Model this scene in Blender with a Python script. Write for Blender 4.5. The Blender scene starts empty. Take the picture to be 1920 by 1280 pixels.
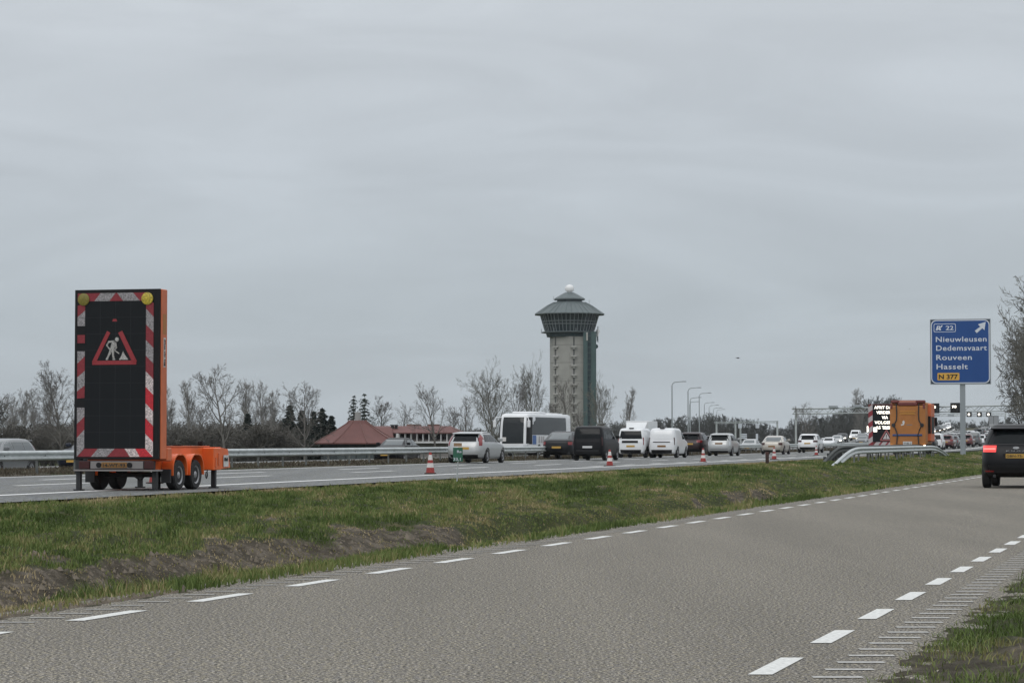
import bpy, math, random
import numpy as np
from mathutils import Vector, Matrix
random.seed(7); RNG = np.random.default_rng(11)
S = bpy.context.scene
COL = S.collection
R = math.radians
# ------------------------------------------------------------------ camera
F = 4600.0; H = 1.22; VH = 826.0
cam = bpy.data.cameras.new("camera"); camo = bpy.data.objects.new("camera", cam); COL.objects.link(camo)
cam.sensor_width = 36.0; cam.lens = 36.0 * F / 1920.0
cam.clip_start = 0.1; cam.clip_end = 20000
camo.location = (0, 0, H)
camo.rotation_euler = (math.pi / 2 + math.atan((VH - 640) / F), 0, 0)
S.camera = camo
# ------------------------------------------------------------------ world: overcast sky
SUN_EL, SUN_AZ = 42, 200
w = bpy.data.worlds.new("World"); S.world = w; w.use_nodes = True
nt = w.node_tree; nt.nodes.clear()
def N(t, ty, **k):
    n = t.nodes.new(ty)
    for a, b in k.items(): setattr(n, a, b)
    return n
out = N(nt, 'ShaderNodeOutputWorld')
sky = N(nt, 'ShaderNodeTexSky', sky_type='NISHITA', sun_disc=False, sun_elevation=R(SUN_EL), sun_rotation=R(SUN_AZ))
bg1 = N(nt, 'ShaderNodeBackground'); bg1.inputs[1].default_value = 0.06
nt.links.new(sky.outputs[0], bg1.inputs[0])
tc = N(nt, 'ShaderNodeTexCoord'); sep = N(nt, 'ShaderNodeSeparateXYZ'); nt.links.new(tc.outputs['Generated'], sep.inputs[0])
mp = N(nt, 'ShaderNodeMapping'); mp.inputs['Scale'].default_value = (2.6, 2.6, 11.0); mp.inputs['Rotation'].default_value = (R(2), R(-3), 0)
nt.links.new(tc.outputs['Generated'], mp.inputs[0])
no = N(nt, 'ShaderNodeTexNoise'); no.inputs['Scale'].default_value = 2.2; no.inputs['Detail'].default_value = 6; no.inputs['Roughness'].default_value = 0.55; no.inputs['Distortion'].default_value = 0.9
nt.links.new(mp.outputs[0], no.inputs['Vector'])
ramp = N(nt, 'ShaderNodeValToRGB')
cr = ramp.color_ramp
cr.elements[0].position = 0.0; cr.elements[0].color = (0.45, 0.498, 0.54, 1)
cr.elements[1].position = 1.0; cr.elements[1].color = (1.15, 1.2, 1.25, 1)
for p, c in ((0.05, (0.455, 0.507, 0.55)), (0.11, (0.515, 0.56, 0.605)), (0.19, (0.585, 0.625, 0.665)), (0.45, (0.9, 0.93, 0.96))):
    e = cr.elements.new(p); e.color = (*c, 1)
nt.links.new(sep.outputs['Z'], ramp.inputs[0])
mr = N(nt, 'ShaderNodeMapRange'); mr.inputs[1].default_value = 0.36; mr.inputs[2].default_value = 0.66; mr.inputs[3].default_value = 0.945; mr.inputs[4].default_value = 1.07
nt.links.new(no.outputs['Fac'], mr.inputs[0])
mx = N(nt, 'ShaderNodeVectorMath', operation='SCALE'); nt.links.new(ramp.outputs[0], mx.inputs[0]); nt.links.new(mr.outputs[0], mx.inputs['Scale'])
bg2 = N(nt, 'ShaderNodeBackground'); nt.links.new(mx.outputs[0], bg2.inputs[0]); bg2.inputs[1].default_value = 1.035
mix = N(nt, 'ShaderNodeMixShader'); mix.inputs[0].default_value = 0.94
nt.links.new(bg1.outputs[0], mix.inputs[1]); nt.links.new(bg2.outputs[0], mix.inputs[2]); nt.links.new(mix.outputs[0], out.inputs[0])
# ------------------------------------------------------------------ sun (overcast, very soft)
sl = bpy.data.lights.new("sun", 'SUN'); sl.energy = 0.6; sl.angle = R(30); sl.color = (1, 0.97, 0.93)
so = bpy.data.objects.new("sun", sl); COL.objects.link(so)
az = R(SUN_AZ); d = Vector((math.sin(az) * math.cos(R(SUN_EL)), math.cos(az) * math.cos(R(SUN_EL)), math.sin(R(SUN_EL))))
so.rotation_euler = d.to_track_quat('Z', 'Y').to_euler()
S.view_settings.view_transform = 'Standard'; S.view_settings.look = 'None'; S.view_settings.exposure = 0; S.view_settings.gamma = 1
S.cycles.max_bounces = 6; S.cycles.diffuse_bounces = 3; S.cycles.glossy_bounces = 3; S.cycles.transparent_max_bounces = 8
S.cycles.volume_bounces = 0

# ------------------------------------------------------------------ helpers
def XU(u, Y): return (u - 960.0) / F * Y
def ZV(v, Y): return H + (VH - v) / F * Y
HM = math.atan(0.263); HN = math.atan(0.2837)          # headings of the motorway and of the near road
def xm(Y):
    Y = np.asarray(Y, float); c = 1.13e-4; a = np.clip(Y - 330, 0, 670)
    return 0.263 * Y - c * a * a - 2 * c * 670 * np.clip(Y - 1000, 0, None)
def xn(Y): return xm(Y) + 0.0207 * np.asarray(Y, float)
def zm(Y):
    t = np.clip((np.asarray(Y, float) - 240) / 580, 0, 1); return 0.17 + 5.2 * t * t * (3 - 2 * t)
def zn(Y): return zm(Y) - 0.17

def hash2(ix, iy, s):
    n = (ix.astype(np.int64) * 374761393 + iy.astype(np.int64) * 668265263 + s * 1442695041) & 0x7fffffff
    n = ((n ^ (n >> 13)) * 1274126177) & 0x7fffffff
    return ((n ^ (n >> 16)) & 0xffff) / 65535.0
def vnoise(x, y, s=0):
    x = np.asarray(x, float); y = np.asarray(y, float)
    ix = np.floor(x); iy = np.floor(y); fx = x - ix; fy = y - iy
    fx = fx * fx * (3 - 2 * fx); fy = fy * fy * (3 - 2 * fy)
    a = hash2(ix, iy, s); b = hash2(ix + 1, iy, s); c = hash2(ix, iy + 1, s); d_ = hash2(ix + 1, iy + 1, s)
    return (a * (1 - fx) + b * fx) * (1 - fy) + (c * (1 - fx) + d_ * fx) * fy
def fbm(x, y, s=0, o=4):
    r = 0; a = 0.5; t = 0
    for k in range(o):
        r = r + a * vnoise(np.asarray(x) * 2 ** k, np.asarray(y) * 2 ** k, s + k * 17); t += a; a *= 0.55
    return r / t
def sstep(a, b, x): t = np.clip((x - a) / (b - a), 0, 1); return t * t * (3 - 2 * t)

def np_mesh(name, V, Fs, k, smooth=False):
    V = np.asarray(V, np.float32).reshape(-1, 3); Fs = np.asarray(Fs, np.int32).reshape(-1, k)
    me = bpy.data.meshes.new(name)
    me.vertices.add(len(V)); me.vertices.foreach_set('co', V.ravel())
    me.loops.add(Fs.size); me.loops.foreach_set('vertex_index', Fs.ravel())
    me.polygons.add(len(Fs)); me.polygons.foreach_set('loop_start', np.arange(0, Fs.size, k, dtype=np.int32))
    me.polygons.foreach_set('loop_total', np.full(len(Fs), k, np.int32))
    if smooth: me.polygons.foreach_set('use_smooth', np.ones(len(Fs), bool))
    me.update(calc_edges=True); return me
def link(name, me, m=None, parent=None, label=None, cat=None, group=None, kind=None):
    o = bpy.data.objects.new(name, me); COL.objects.link(o)
    if m is not None and me is not None and not me.materials: me.materials.append(m)
    if parent: o.parent = parent
    return tag(o, label, cat, group, kind)
def tag(o, label=None, cat=None, group=None, kind=None):
    if label: o['label'] = label
    if cat: o['category'] = cat
    if group: o['group'] = group
    if kind: o['kind'] = kind
    return o
def empty(name, loc, rz=0, label=None, cat=None, group=None):
    o = bpy.data.objects.new(name, None); COL.objects.link(o); o.location = loc; o.rotation_euler = (0, 0, rz)
    o.empty_display_size = 0.2
    return tag(o, label, cat, group)
KIDS = {}
def copy_tree(o, parent=None):
    c = o.copy(); COL.objects.link(c); c.parent = parent
    for ch in KIDMAP.get(o.name, []): 
        k = copy_tree(ch, c)
    return c
KIDMAP = {}
def build_kidmap():
    KIDMAP.clear()
    for o in bpy.data.objects:
        if o.parent: KIDMAP.setdefault(o.parent.name, []).append(o)

class MB:
    def __init__(s): s.v = []; s.f = []
    def add(s, vs, fs):
        b = len(s.v); s.v += [tuple(p) for p in vs]; s.f += [tuple(b + i for i in f) for f in fs]; return s
    def box(s, x0, x1, y0, y1, z0, z1, rot=None, piv=None, bev=0.0):
        x0, x1 = min(x0, x1), max(x0, x1); y0, y1 = min(y0, y1), max(y0, y1); z0, z1 = min(z0, z1), max(z0, z1)
        b = min(bev, (x1 - x0) * .45, (y1 - y0) * .45, (z1 - z0) * .45)
        if b <= 0:
            vs = [(x, y, z) for z in (z0, z1) for x, y in ((x0, y0), (x1, y0), (x1, y1), (x0, y1))]
            fs = [(3, 2, 1, 0), (4, 5, 6, 7), (0, 1, 5, 4), (1, 2, 6, 5), (2, 3, 7, 6), (3, 0, 4, 7)]
        else:
            vs = []
            for z, i in ((z0, b), (z0 + b, 0), (z1 - b, 0), (z1, b)):
                a0, a1, c0, c1 = x0 + i, x1 - i, y0 + i, y1 - i
                e = b if i == 0 else b * .5
                vs += [(a0 + e, c0, z), (a1 - e, c0, z), (a1, c0 + e, z), (a1, c1 - e, z), (a1 - e, c1, z), (a0 + e, c1, z), (a0, c1 - e, z), (a0, c0 + e, z)]
            fs = [tuple(range(7, -1, -1)), tuple(range(24, 32))]
            for k in range(3):
                for j in range(8):
                    fs.append((k * 8 + j, k * 8 + (j + 1) % 8, k * 8 + 8 + (j + 1) % 8, k * 8 + 8 + j))
        if rot is not None:
            piv = Vector(piv or ((x0 + x1) / 2, (y0 + y1) / 2, (z0 + z1) / 2))
            vs = [rot @ (Vector(p) - piv) + piv for p in vs]
        return s.add(vs, fs)
    def tube(s, pts, r, n=6, cap=True):
        pts = [Vector(p) for p in pts]
        if not hasattr(r, '__len__'): r = [r] * len(pts)
        rings = []
        for i, p in enumerate(pts):
            t = (pts[min(i + 1, len(pts) - 1)] - pts[max(i - 1, 0)]).normalized()
            a = t.cross(Vector((0, 0, 1)) if abs(t.z) < .95 else Vector((1, 0, 0))).normalized(); b = t.cross(a)
            rings.append([p + (a * math.cos(2 * math.pi * k / n) + b * math.sin(2 * math.pi * k / n)) * r[i] for k in range(n)])
        vs = [q for ring in rings for q in ring]; fs = []
        for i in range(len(pts) - 1):
            for k in range(n): fs.append((i * n + k, i * n + (k + 1) % n, (i + 1) * n + (k + 1) % n, (i + 1) * n + k))
        if cap: fs += [tuple(range(n - 1, -1, -1)), tuple(range((len(pts) - 1) * n, len(pts) * n))]
        return s.add(vs, fs)
    def lathe(s, prof, n, axis='z', c=(0, 0, 0), a0=0.0):
        vs = []; fs = []
        for (r, h) in prof:
            for k in range(n):
                a = a0 + 2 * math.pi * k / n; x, y = r * math.cos(a), r * math.sin(a)
                p = (x, y, h) if axis == 'z' else ((h, x, y) if axis == 'x' else (x, h, y))
                vs.append((p[0] + c[0], p[1] + c[1], p[2] + c[2]))
        for i in range(len(prof) - 1):
            for k in range(n): fs.append((i * n + k, i * n + (k + 1) % n, (i + 1) * n + (k + 1) % n, (i + 1) * n + k))
        fs += [tuple(range(n - 1, -1, -1)), tuple(range((len(prof) - 1) * n, len(prof) * n))]
        return s.add(vs, fs)
    def plate(s, poly, y0, y1):            # polygon in local x,z extruded along y
        n = len(poly); vs = [(x, y0, z) for x, z in poly] + [(x, y1, z) for x, z in poly]
        fs = [tuple(range(n)), tuple(range(2 * n - 1, n - 1, -1))] + [(i, i + n, (i + 1) % n + n, (i + 1) % n) for i in range(n)]
        return s.add(vs, fs)
    def mesh(s, name, sharp=35):
        me = bpy.data.meshes.new(name); me.from_pydata(s.v, [], s.f)
        if sharp:
            me.polygons.foreach_set('use_smooth', [True] * len(me.polygons)); me.update()
            me.set_sharp_from_angle(angle=R(sharp))
        me.update(); return me
    def build(s, name, m, parent=None, sharp=35, **k): return link(name, s.mesh(name, sharp), m, parent, **k)

# ------------------------------------------------------------------ materials
def mat(name, col, rough=0.6, metal=0.0, coat=0.0, noise=None, bump=None, emit=None, estr=1.0, spec=0.5, coords='Object'):
    """noise=(scale, amount, detail) varies the value; bump=(scale, strength)"""
    m = bpy.data.materials.new(name); m.use_nodes = True; t = m.node_tree; b = t.nodes['Principled BSDF']
    b.inputs['Base Color'].default_value = (*col, 1); b.inputs['Roughness'].default_value = rough; b.inputs['Metallic'].default_value = metal
    b.inputs['Coat Weight'].default_value = coat; b.inputs['Coat Roughness'].default_value = 0.08; b.inputs['Specular IOR Level'].default_value = spec
    if emit: b.inputs['Emission Color'].default_value = (*emit, 1); b.inputs['Emission Strength'].default_value = estr
    if noise or bump: co = N(t, 'ShaderNodeTexCoord')
    if noise:
        n = N(t, 'ShaderNodeTexNoise'); n.inputs['Scale'].default_value = noise[0]; n.inputs['Detail'].default_value = noise[2] if len(noise) > 2 else 4
        t.links.new(co.outputs[coords], n.inputs['Vector'])
        r = N(t, 'ShaderNodeMapRange'); r.inputs[1].default_value = .3; r.inputs[2].default_value = .7
        r.inputs[3].default_value = 1 - noise[1]; r.inputs[4].default_value = 1 + noise[1]; t.links.new(n.outputs['Fac'], r.inputs[0])
        vm = N(t, 'ShaderNodeVectorMath', operation='SCALE'); vm.inputs[0].default_value = col; t.links.new(r.outputs[0], vm.inputs['Scale'])
        t.links.new(vm.outputs[0], b.inputs['Base Color'])
    if bump:
        n2 = N(t, 'ShaderNodeTexNoise'); n2.inputs['Scale'].default_value = bump[0]; n2.inputs['Detail'].default_value = 3
        t.links.new(co.outputs[coords], n2.inputs['Vector']); bp = N(t, 'ShaderNodeBump'); bp.inputs['Strength'].default_value = bump[1]; bp.inputs['Distance'].default_value = 0.01
        t.links.new(n2.outputs['Fac'], bp.inputs['Height']); t.links.new(bp.outputs[0], b.inputs['Normal'])
    return m
def asphalt(name, c1, c2, c3, gs=95, patch=0.5, bumpd=0.006):
    m = bpy.data.materials.new(name); m.use_nodes = True; t = m.node_tree; b = t.nodes['Principled BSDF']; co = N(t, 'ShaderNodeTexCoord')
    v = N(t, 'ShaderNodeTexVoronoi'); v.inputs['Scale'].default_value = gs; t.links.new(co.outputs['Object'], v.inputs['Vector'])
    n = N(t, 'ShaderNodeTexNoise'); n.inputs['Scale'].default_value = gs * 0.5; n.inputs['Detail'].default_value = 5; n.inputs['Roughness'].default_value = .7; t.links.new(co.outputs['Object'], n.inputs['Vector'])
    cr_ = N(t, 'ShaderNodeValToRGB'); e = cr_.color_ramp; e.elements[0].position = .41; e.elements[0].color = (*c1, 1); e.elements[1].position = .59; e.elements[1].color = (*c3, 1)
    k = e.elements.new(.5); k.color = (*c2, 1); t.links.new(n.outputs['Fac'], cr_.inputs[0])
    # aggregate stones: per-cell brightness
    sv = N(t, 'ShaderNodeSeparateColor'); t.links.new(v.outputs['Color'], sv.inputs[0])
    r = N(t, 'ShaderNodeMapRange'); r.inputs[3].default_value = .5; r.inputs[4].default_value = 1.55; t.links.new(sv.outputs[0], r.inputs[0])
    # large wear bands
    mp_ = N(t, 'ShaderNodeMapping'); mp_.inputs['Rotation'].default_value = (0, 0, HN); mp_.inputs['Scale'].default_value = (1.0, .09, 1); t.links.new(co.outputs['Object'], mp_.inputs[0])
    nl = N(t, 'ShaderNodeTexNoise'); nl.inputs['Scale'].default_value = .9; nl.inputs['Detail'].default_value = 4; t.links.new(mp_.outputs[0], nl.inputs['Vector'])
    r2 = N(t, 'ShaderNodeMapRange'); r2.inputs[1].default_value = .3; r2.inputs[2].default_value = .7; r2.inputs[3].default_value = 1 - patch * .22; r2.inputs[4].default_value = 1 + patch * .22; t.links.new(nl.outputs['Fac'], r2.inputs[0])
    mu = N(t, 'ShaderNodeMath', operation='MULTIPLY'); t.links.new(r.outputs[0], mu.inputs[0]); t.links.new(r2.outputs[0], mu.inputs[1])
    nh = N(t, 'ShaderNodeTexNoise'); nh.inputs['Scale'].default_value = gs * .2; nh.inputs['Detail'].default_value = 4; t.links.new(co.outputs['Object'], nh.inputs['Vector'])
    hr = N(t, 'ShaderNodeValToRGB'); he = hr.color_ramp; he.elements[0].position = .38; he.elements[0].color = (.95, .97, 1.05, 1); he.elements[1].position = .62; he.elements[1].color = (1.06, 1.03, .88, 1); t.links.new(nh.outputs['Fac'], hr.inputs[0])
    hm_ = N(t, 'ShaderNodeVectorMath', operation='MULTIPLY'); t.links.new(cr_.outputs[0], hm_.inputs[0]); t.links.new(hr.outputs[0], hm_.inputs[1])
    sc = N(t, 'ShaderNodeVectorMath', operation='SCALE'); t.links.new(hm_.outputs[0], sc.inputs[0]); t.links.new(mu.outputs[0], sc.inputs['Scale'])
    t.links.new(sc.outputs[0], b.inputs['Base Color']); b.inputs['Roughness'].default_value = .85
    bp = N(t, 'ShaderNodeBump'); bp.inputs['Strength'].default_value = .7; bp.inputs['Distance'].default_value = bumpd; t.links.new(v.outputs['Distance'], bp.inputs['Height']); t.links.new(bp.outputs[0], b.inputs['Normal'])
    return m
M = {}
M['road'] = asphalt('near_asphalt', (.018, .016, .014), (.125, .112, .095), (.44, .40, .335), gs=108, patch=.5, bumpd=.008)
M['mroad'] = asphalt('motorway_asphalt', (.10, .103, .104), (.14, .144, .146), (.185, .19, .19), gs=22, patch=.6)
M['paintw'] = mat('motorway_paint', (.82, .82, .80), .6, noise=(4, .1, 6))
M['paint'] = mat('road_paint', (.66, .66, .635), .65, noise=(34, .24, 8), bump=(60, .4))
M['thin'] = mat('faded_paint', (.42, .41, .39), .7, noise=(25, .25, 6)); M['thin2'] = mat('very_faded_paint', (.29, .28, .26), .7, noise=(18, .35, 6))
M['galv'] = mat('galvanised_steel', (.50, .53, .53), .5, .55, noise=(3, .15, 4))
M['galvd'] = mat('weathered_steel', (.17, .18, .175), .65, .3, noise=(4, .3, 4))
M['darkrail'] = mat('dark_rail', (.05, .055, .052), .7, .2, noise=(4, .4, 4))  # near-black steel for the second short rail
M['pole'] = mat('painted_pole', (.30, .33, .35), .5, .3)
M['lamp_pole'] = mat('lamp_pole', (.32, .35, .36), .5, .4)
M['orange'] = mat('orange_paint', (.80, .145, .028), .42, coat=.15, noise=(2.5, .12, 5))
M['orange2'] = mat('dull_orange_paint', (.62, .155, .06), .5, noise=(2.5, .12, 5))
M['amber'] = mat('amber_paint', (.40, .155, .035), .5, noise=(1.5, .12, 5))
M['redbrown'] = mat('dark_red_steel', (.16, .035, .03), .5)
M['black'] = mat('black_plastic', (.009, .009, .010), .5, spec=.25)
M['matt'] = mat('display_face', (.009, .011, .013), .6, spec=.2)
M['rubber'] = mat('tyre_rubber', (.016, .016, .017), .75, bump=(60, .3))
M['rim'] = mat('rim_steel', (.34, .34, .35), .45, .6, noise=(9, .25))
M['darksteel'] = mat('dark_steel', (.022, .023, .025), .6)
M['greysteel'] = mat('grey_bumper_steel', (.22, .205, .20), .5, .2)
M['glass'] = mat('car_glass', (.007, .009, .010), .07, spec=.18)
M['glasslt'] = mat('sky_lit_glass', (.085, .10, .105), .08, spec=.6)  # base colour lifted so the panes look lit by reflected sky
M['glasspanel'] = mat('screen_glass', (.016, .02, .022), .1, spec=.35)
M['tail'] = mat('tail_lamp', (.20, .010, .012), .2, coat=.5)
M['tailon'] = mat('tail_lamp_lit', (.6, .02, .02), .2, coat=.5, emit=(1, .06, .05), estr=.9)
M['tailoff'] = mat('tail_lamp_dull', (.045, .008, .008), .3)
M['lampoff'] = mat('clear_lamp', (.55, .57, .6), .15, coat=.5)
M['lampon'] = mat('headlamp_lit', (.9, .9, .85), .2, emit=(1, .95, .82), estr=3.5)
M['plateY'] = mat('yellow_plate', (.50, .30, .06), .5)
M['plateD'] = mat('dirty_plate', (.22, .11, .03), .6)
M['plateW'] = mat('white_plate', (.6, .6, .6), .5)
M['ink'] = mat('plate_ink', (.015, .015, .015), .6)
M['chrome'] = mat('chrome', (.6, .6, .62), .2, .9)
M['blue'] = mat('sign_blue', (.007, .062, .24), .45, noise=(.7, .06))
M['signw'] = mat('sign_white', (.62, .66, .72), .45)
M['signy'] = mat('sign_yellow', (.68, .38, .06), .45)
M['signback'] = mat('sign_edge', (.40, .43, .45), .5, .4)
M['coneR'] = mat('cone_red', (.30, .035, .03), .6, noise=(6, .2))
M['coneW'] = mat('cone_white', (.62, .6, .58), .6, noise=(8, .15))
M['green'] = mat('sign_green', (.025, .12, .075), .5)
M['wood'] = mat('brown_post', (.055, .03, .025), .8, noise=(8, .3))
M['concrete'] = mat('tower_concrete', (.33, .325, .30), .85, noise=(.25, .12, 6))
M['concretel'] = mat('tower_concrete_light', (.40, .395, .37), .85)
M['tgreen'] = mat('tower_green', (.05, .092, .09), .55, noise=(.2, .12))
M['tgreend'] = mat('tower_dark_green', (.025, .05, .062), .4)
M['troof'] = mat('tower_roof', (.105, .128, .13), .6, noise=(.5, .12))
M['troofr'] = mat('tower_roof_seam', (.11, .14, .145), .6)
M['tglass'] = mat('tower_glass', (.025, .037, .045), .15, spec=.5)
M['tmull'] = mat('tower_mullion', (.24, .27, .28), .5)
M['domew'] = mat('white_radome', (.8, .8, .8), .4)
M['redroof'] = mat('red_roof', (.135, .055, .048), .75, noise=(.6, .14, 6))
M['pinkwall'] = mat('render_wall', (.27, .25, .24), .85, noise=(.4, .1))
M['darkwall'] = mat('dark_wall', (.03, .033, .035), .7)
M['chim'] = mat('chimney_plaster', (.30, .30, .29), .85, noise=(1, .15))
M['whitew'] = mat('white_render', (.6, .6, .6), .8)
M['bark'] = mat('bare_bark', (.15, .14, .128), .9, noise=(.5, .3))
M['barkl'] = mat('pale_bark', (.245, .235, .22), .9, noise=(.5, .3))
M['barkg'] = mat('greenish_bark', (.165, .16, .135), .9, noise=(.5, .3))
M['needle'] = mat('conifer_needles', (.024, .034, .027), .9, noise=(.6, .35))
M['needle2'] = mat('pine_needles', (.045, .058, .045), .9, noise=(.6, .35))
M['scrub'] = mat('scrub_twigs', (.115, .108, .094), .95, noise=(.15, .3))
M['far'] = mat('far_wood_twigs', (.082, .084, .078), .95, noise=(.02, .25))
M['ditch'] = mat('soil_clods', (.135, .112, .085), .95, noise=(6, .4))
M['birdm'] = mat('bird_feathers', (.03, .03, .03), .8)
def paint(name, c, rough=.32, metal=.0, coat=.6): return mat(name, c, rough, metal, coat, noise=(1.3, .05))
P = dict(black=mat('black_paint', (.007, .007, .009), .4, coat=.05, spec=.2), white=paint('white_paint', (.74, .75, .76)), silver=paint('silver_paint', (.42, .43, .43), .35, .35),
         grey=paint('grey_paint', (.12, .125, .13), .35, .3), dark=mat('charcoal_paint', (.012, .013, .015), .35, coat=.1, spec=.25), navy=mat('navy_paint', (.008, .012, .025), .35, coat=.2, spec=.3),
         red=paint('red_paint', (.10, .022, .022)), pale=paint('pale_grey_paint', (.15, .158, .165), .35, .3), beige=paint('beige_paint', (.46, .43, .38), .35, .3), maroon=mat('maroon_paint', (.022, .011, .012), .35, coat=.2, spec=.3), blue=paint('blue_paint', (.03, .07, .16)))

# led-like retroreflective dotted foil, worn
def foil(name, col, amt, sc=38):
    m = bpy.data.materials.new(name); m.use_nodes = True; t = m.node_tree; b = t.nodes['Principled BSDF']; co = N(t, 'ShaderNodeTexCoord')
    n = N(t, 'ShaderNodeTexNoise'); n.inputs['Scale'].default_value = sc; n.inputs['Detail'].default_value = 2; n.inputs['Distortion'].default_value = 1.2; t.links.new(co.outputs['Object'], n.inputs['Vector'])
    r = N(t, 'ShaderNodeMapRange'); r.inputs[1].default_value = .4; r.inputs[2].default_value = .6; r.inputs[3].default_value = 1 - amt; r.inputs[4].default_value = 1 + amt; t.links.new(n.outputs['Fac'], r.inputs[0])
    vm = N(t, 'ShaderNodeVectorMath', operation='SCALE'); vm.inputs[0].default_value = col; t.links.new(r.outputs[0], vm.inputs['Scale'])
    t.links.new(vm.outputs[0], b.inputs['Base Color']); b.inputs['Roughness'].default_value = .45
    return m
M['foilR'] = foil('foil_red_dull', (.22, .02, .028), .14); M['foilR2'] = foil('foil_red_bright', (.52, .018, .03), .2)
M['foilW'] = foil('foil_white_dull', (.26, .245, .25), .42); M['foilW2'] = foil('foil_white_bright', (.55, .47, .46), .5)
M['lensY'] = foil('amber_lens_dull', (.19, .16, .025), .3, 60); M['lensY2'] = foil('amber_lens_bright', (.46, .36, .04), .5, 60)
M['ledR'] = mat('led_red', (.20, .02, .025), .5, emit=(1, .05, .07), estr=.05, noise=(40, .25)); M['ledW'] = foil('led_white', (.36, .35, .33), .5, 50)
M['ledOn'] = mat('led_text_lit', (1, .95, .8), .5, emit=(1, .93, .82), estr=2.2)

def ground_material():
    m = bpy.data.materials.new('verge_ground'); m.use_nodes = True; t = m.node_tree; b = t.nodes['Principled BSDF']; co = N(t, 'ShaderNodeTexCoord')
    a = N(t, 'ShaderNodeAttribute', attribute_name='dirt')
    def nz(s, d=5):
        n = N(t, 'ShaderNodeTexNoise'); n.inputs['Scale'].default_value = s; n.inputs['Detail'].default_value = d; n.inputs['Roughness'].default_value = .65; t.links.new(co.outputs['Object'], n.inputs['Vector']); return n
    def rmp(src, stops):
        r = N(t, 'ShaderNodeValToRGB'); e = r.color_ramp; e.elements[0].position = stops[0][0]; e.elements[0].color = (*stops[0][1], 1); e.elements[1].position = stops[-1][0]; e.elements[1].color = (*stops[-1][1], 1)
        for p, c in stops[1:-1]: k = e.elements.new(p); k.color = (*c, 1)
        t.links.new(src, r.inputs[0]); return r
    g = rmp(nz(1.3, 8).outputs['Fac'], [(.3, (.028, .036, .012)), (.5, (.052, .062, .022)), (.7, (.105, .095, .045))])
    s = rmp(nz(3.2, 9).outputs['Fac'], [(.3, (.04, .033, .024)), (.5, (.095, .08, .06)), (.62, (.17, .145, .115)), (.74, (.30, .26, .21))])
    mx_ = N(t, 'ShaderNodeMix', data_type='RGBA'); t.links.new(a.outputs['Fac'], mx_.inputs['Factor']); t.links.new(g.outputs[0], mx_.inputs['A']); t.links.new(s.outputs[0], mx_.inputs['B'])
    t.links.new(mx_.outputs['Result'], b.inputs['Base Color']); b.inputs['Roughness'].default_value = .95; b.inputs['Specular IOR Level'].default_value = .2
    bp = N(t, 'ShaderNodeBump'); bp.inputs['Strength'].default_value = 1.0; bp.inputs['Distance'].default_value = .12; t.links.new(nz(9, 9).outputs['Fac'], bp.inputs['Height']); t.links.new(bp.outputs[0], b.inputs['Normal'])
    return m
M['ground'] = ground_material()
def grass_material(name):
    m = bpy.data.materials.new(name); m.use_nodes = True; t = m.node_tree; b = t.nodes['Principled BSDF']
    a = N(t, 'ShaderNodeAttribute', attribute_name='tone'); r = N(t, 'ShaderNodeValToRGB'); e = r.color_ramp
    e.elements[0].position = 0; e.elements[0].color = (.048, .075, .016, 1); e.elements[1].position = 1; e.elements[1].color = (.42, .34, .2, 1)
    for p, c in ((.3, (.095, .14, .034)), (.5, (.16, .195, .062)), (.68, (.2, .19, .075)), (.85, (.27, .225, .11))): k = e.elements.new(p); k.color = (*c, 1)
    t.links.new(a.outputs['Fac'], r.inputs[0]); t.links.new(r.outputs[0], b.inputs['Base Color']); b.inputs['Roughness'].default_value = .7; b.inputs['Specular IOR Level'].default_value = .25
    return m
M['grass'] = grass_material('grass_blades')

# ------------------------------------------------------------------ ground sheet
def verge_frame(Y): return xn(Y) - 8.3, xm(Y) - 19.8           # X of near road edge and motorway edge
def verge_z(t, Y, X):
    tp = t + np.sin(np.clip(t, 0, 1) * math.pi) * (fbm(X * .45, Y * .22, 91) - .5) * .22
    prof = np.interp(tp, [0, .05, .13, .21, .36, .41, .5, .62, .76, .88, 1], [.0, -.05, -.26, -.50, -.58, -.27, -.19, -.10, .0, .08, .10])
    far = np.interp(t, [0, .08, .2, .35, .48, .62, .78, .9, 1], [.0, -.08, -.17, .04, .25, .26, .14, .08, .10])
    wf_ = sstep(70, 98, Y); prof = prof * (1 - wf_) + far * wf_
    bank = fbm(X * 1.6, Y * .55, 3) - .5
    lump = fbm(X * 5, Y * 3, 9) - .5
    env = np.sin(np.clip(t, 0, 1) * math.pi)
    return prof + env * (bank * .16 + lump * .13) + zn(Y) * 1.0
def verge_dirt(t, Y, X):
    n = .5 + (fbm(X * .8 + 3, Y * .3 + 1, 21, 4) - .5) * 2.5
    n2 = fbm(X * 2.1, Y * .9, 33, 3)
    tp = t + np.sin(np.clip(t, 0, 1) * math.pi) * (fbm(X * .45, Y * .22, 91) - .5) * .22
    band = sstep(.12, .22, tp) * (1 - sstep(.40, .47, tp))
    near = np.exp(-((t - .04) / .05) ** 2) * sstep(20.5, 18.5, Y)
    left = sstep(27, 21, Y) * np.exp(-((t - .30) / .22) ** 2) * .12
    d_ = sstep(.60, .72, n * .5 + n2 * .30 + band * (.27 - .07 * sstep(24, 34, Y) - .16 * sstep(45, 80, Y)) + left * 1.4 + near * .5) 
    return d_ * (1 - sstep(.8, .95, t) * .8)
Ys = np.concatenate([np.arange(-40, 8, 4.0), np.arange(8, 62, .13), np.arange(62, 150, .5), np.arange(150, 400, 3), np.arange(400, 1200, 12), np.array([1250, 1500, 2000, 3000, 5000, 9000.0])])
cols = []
def addcol(X, z, dirt): cols.append((X, z, dirt))
Z0 = np.zeros_like(Ys)
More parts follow.
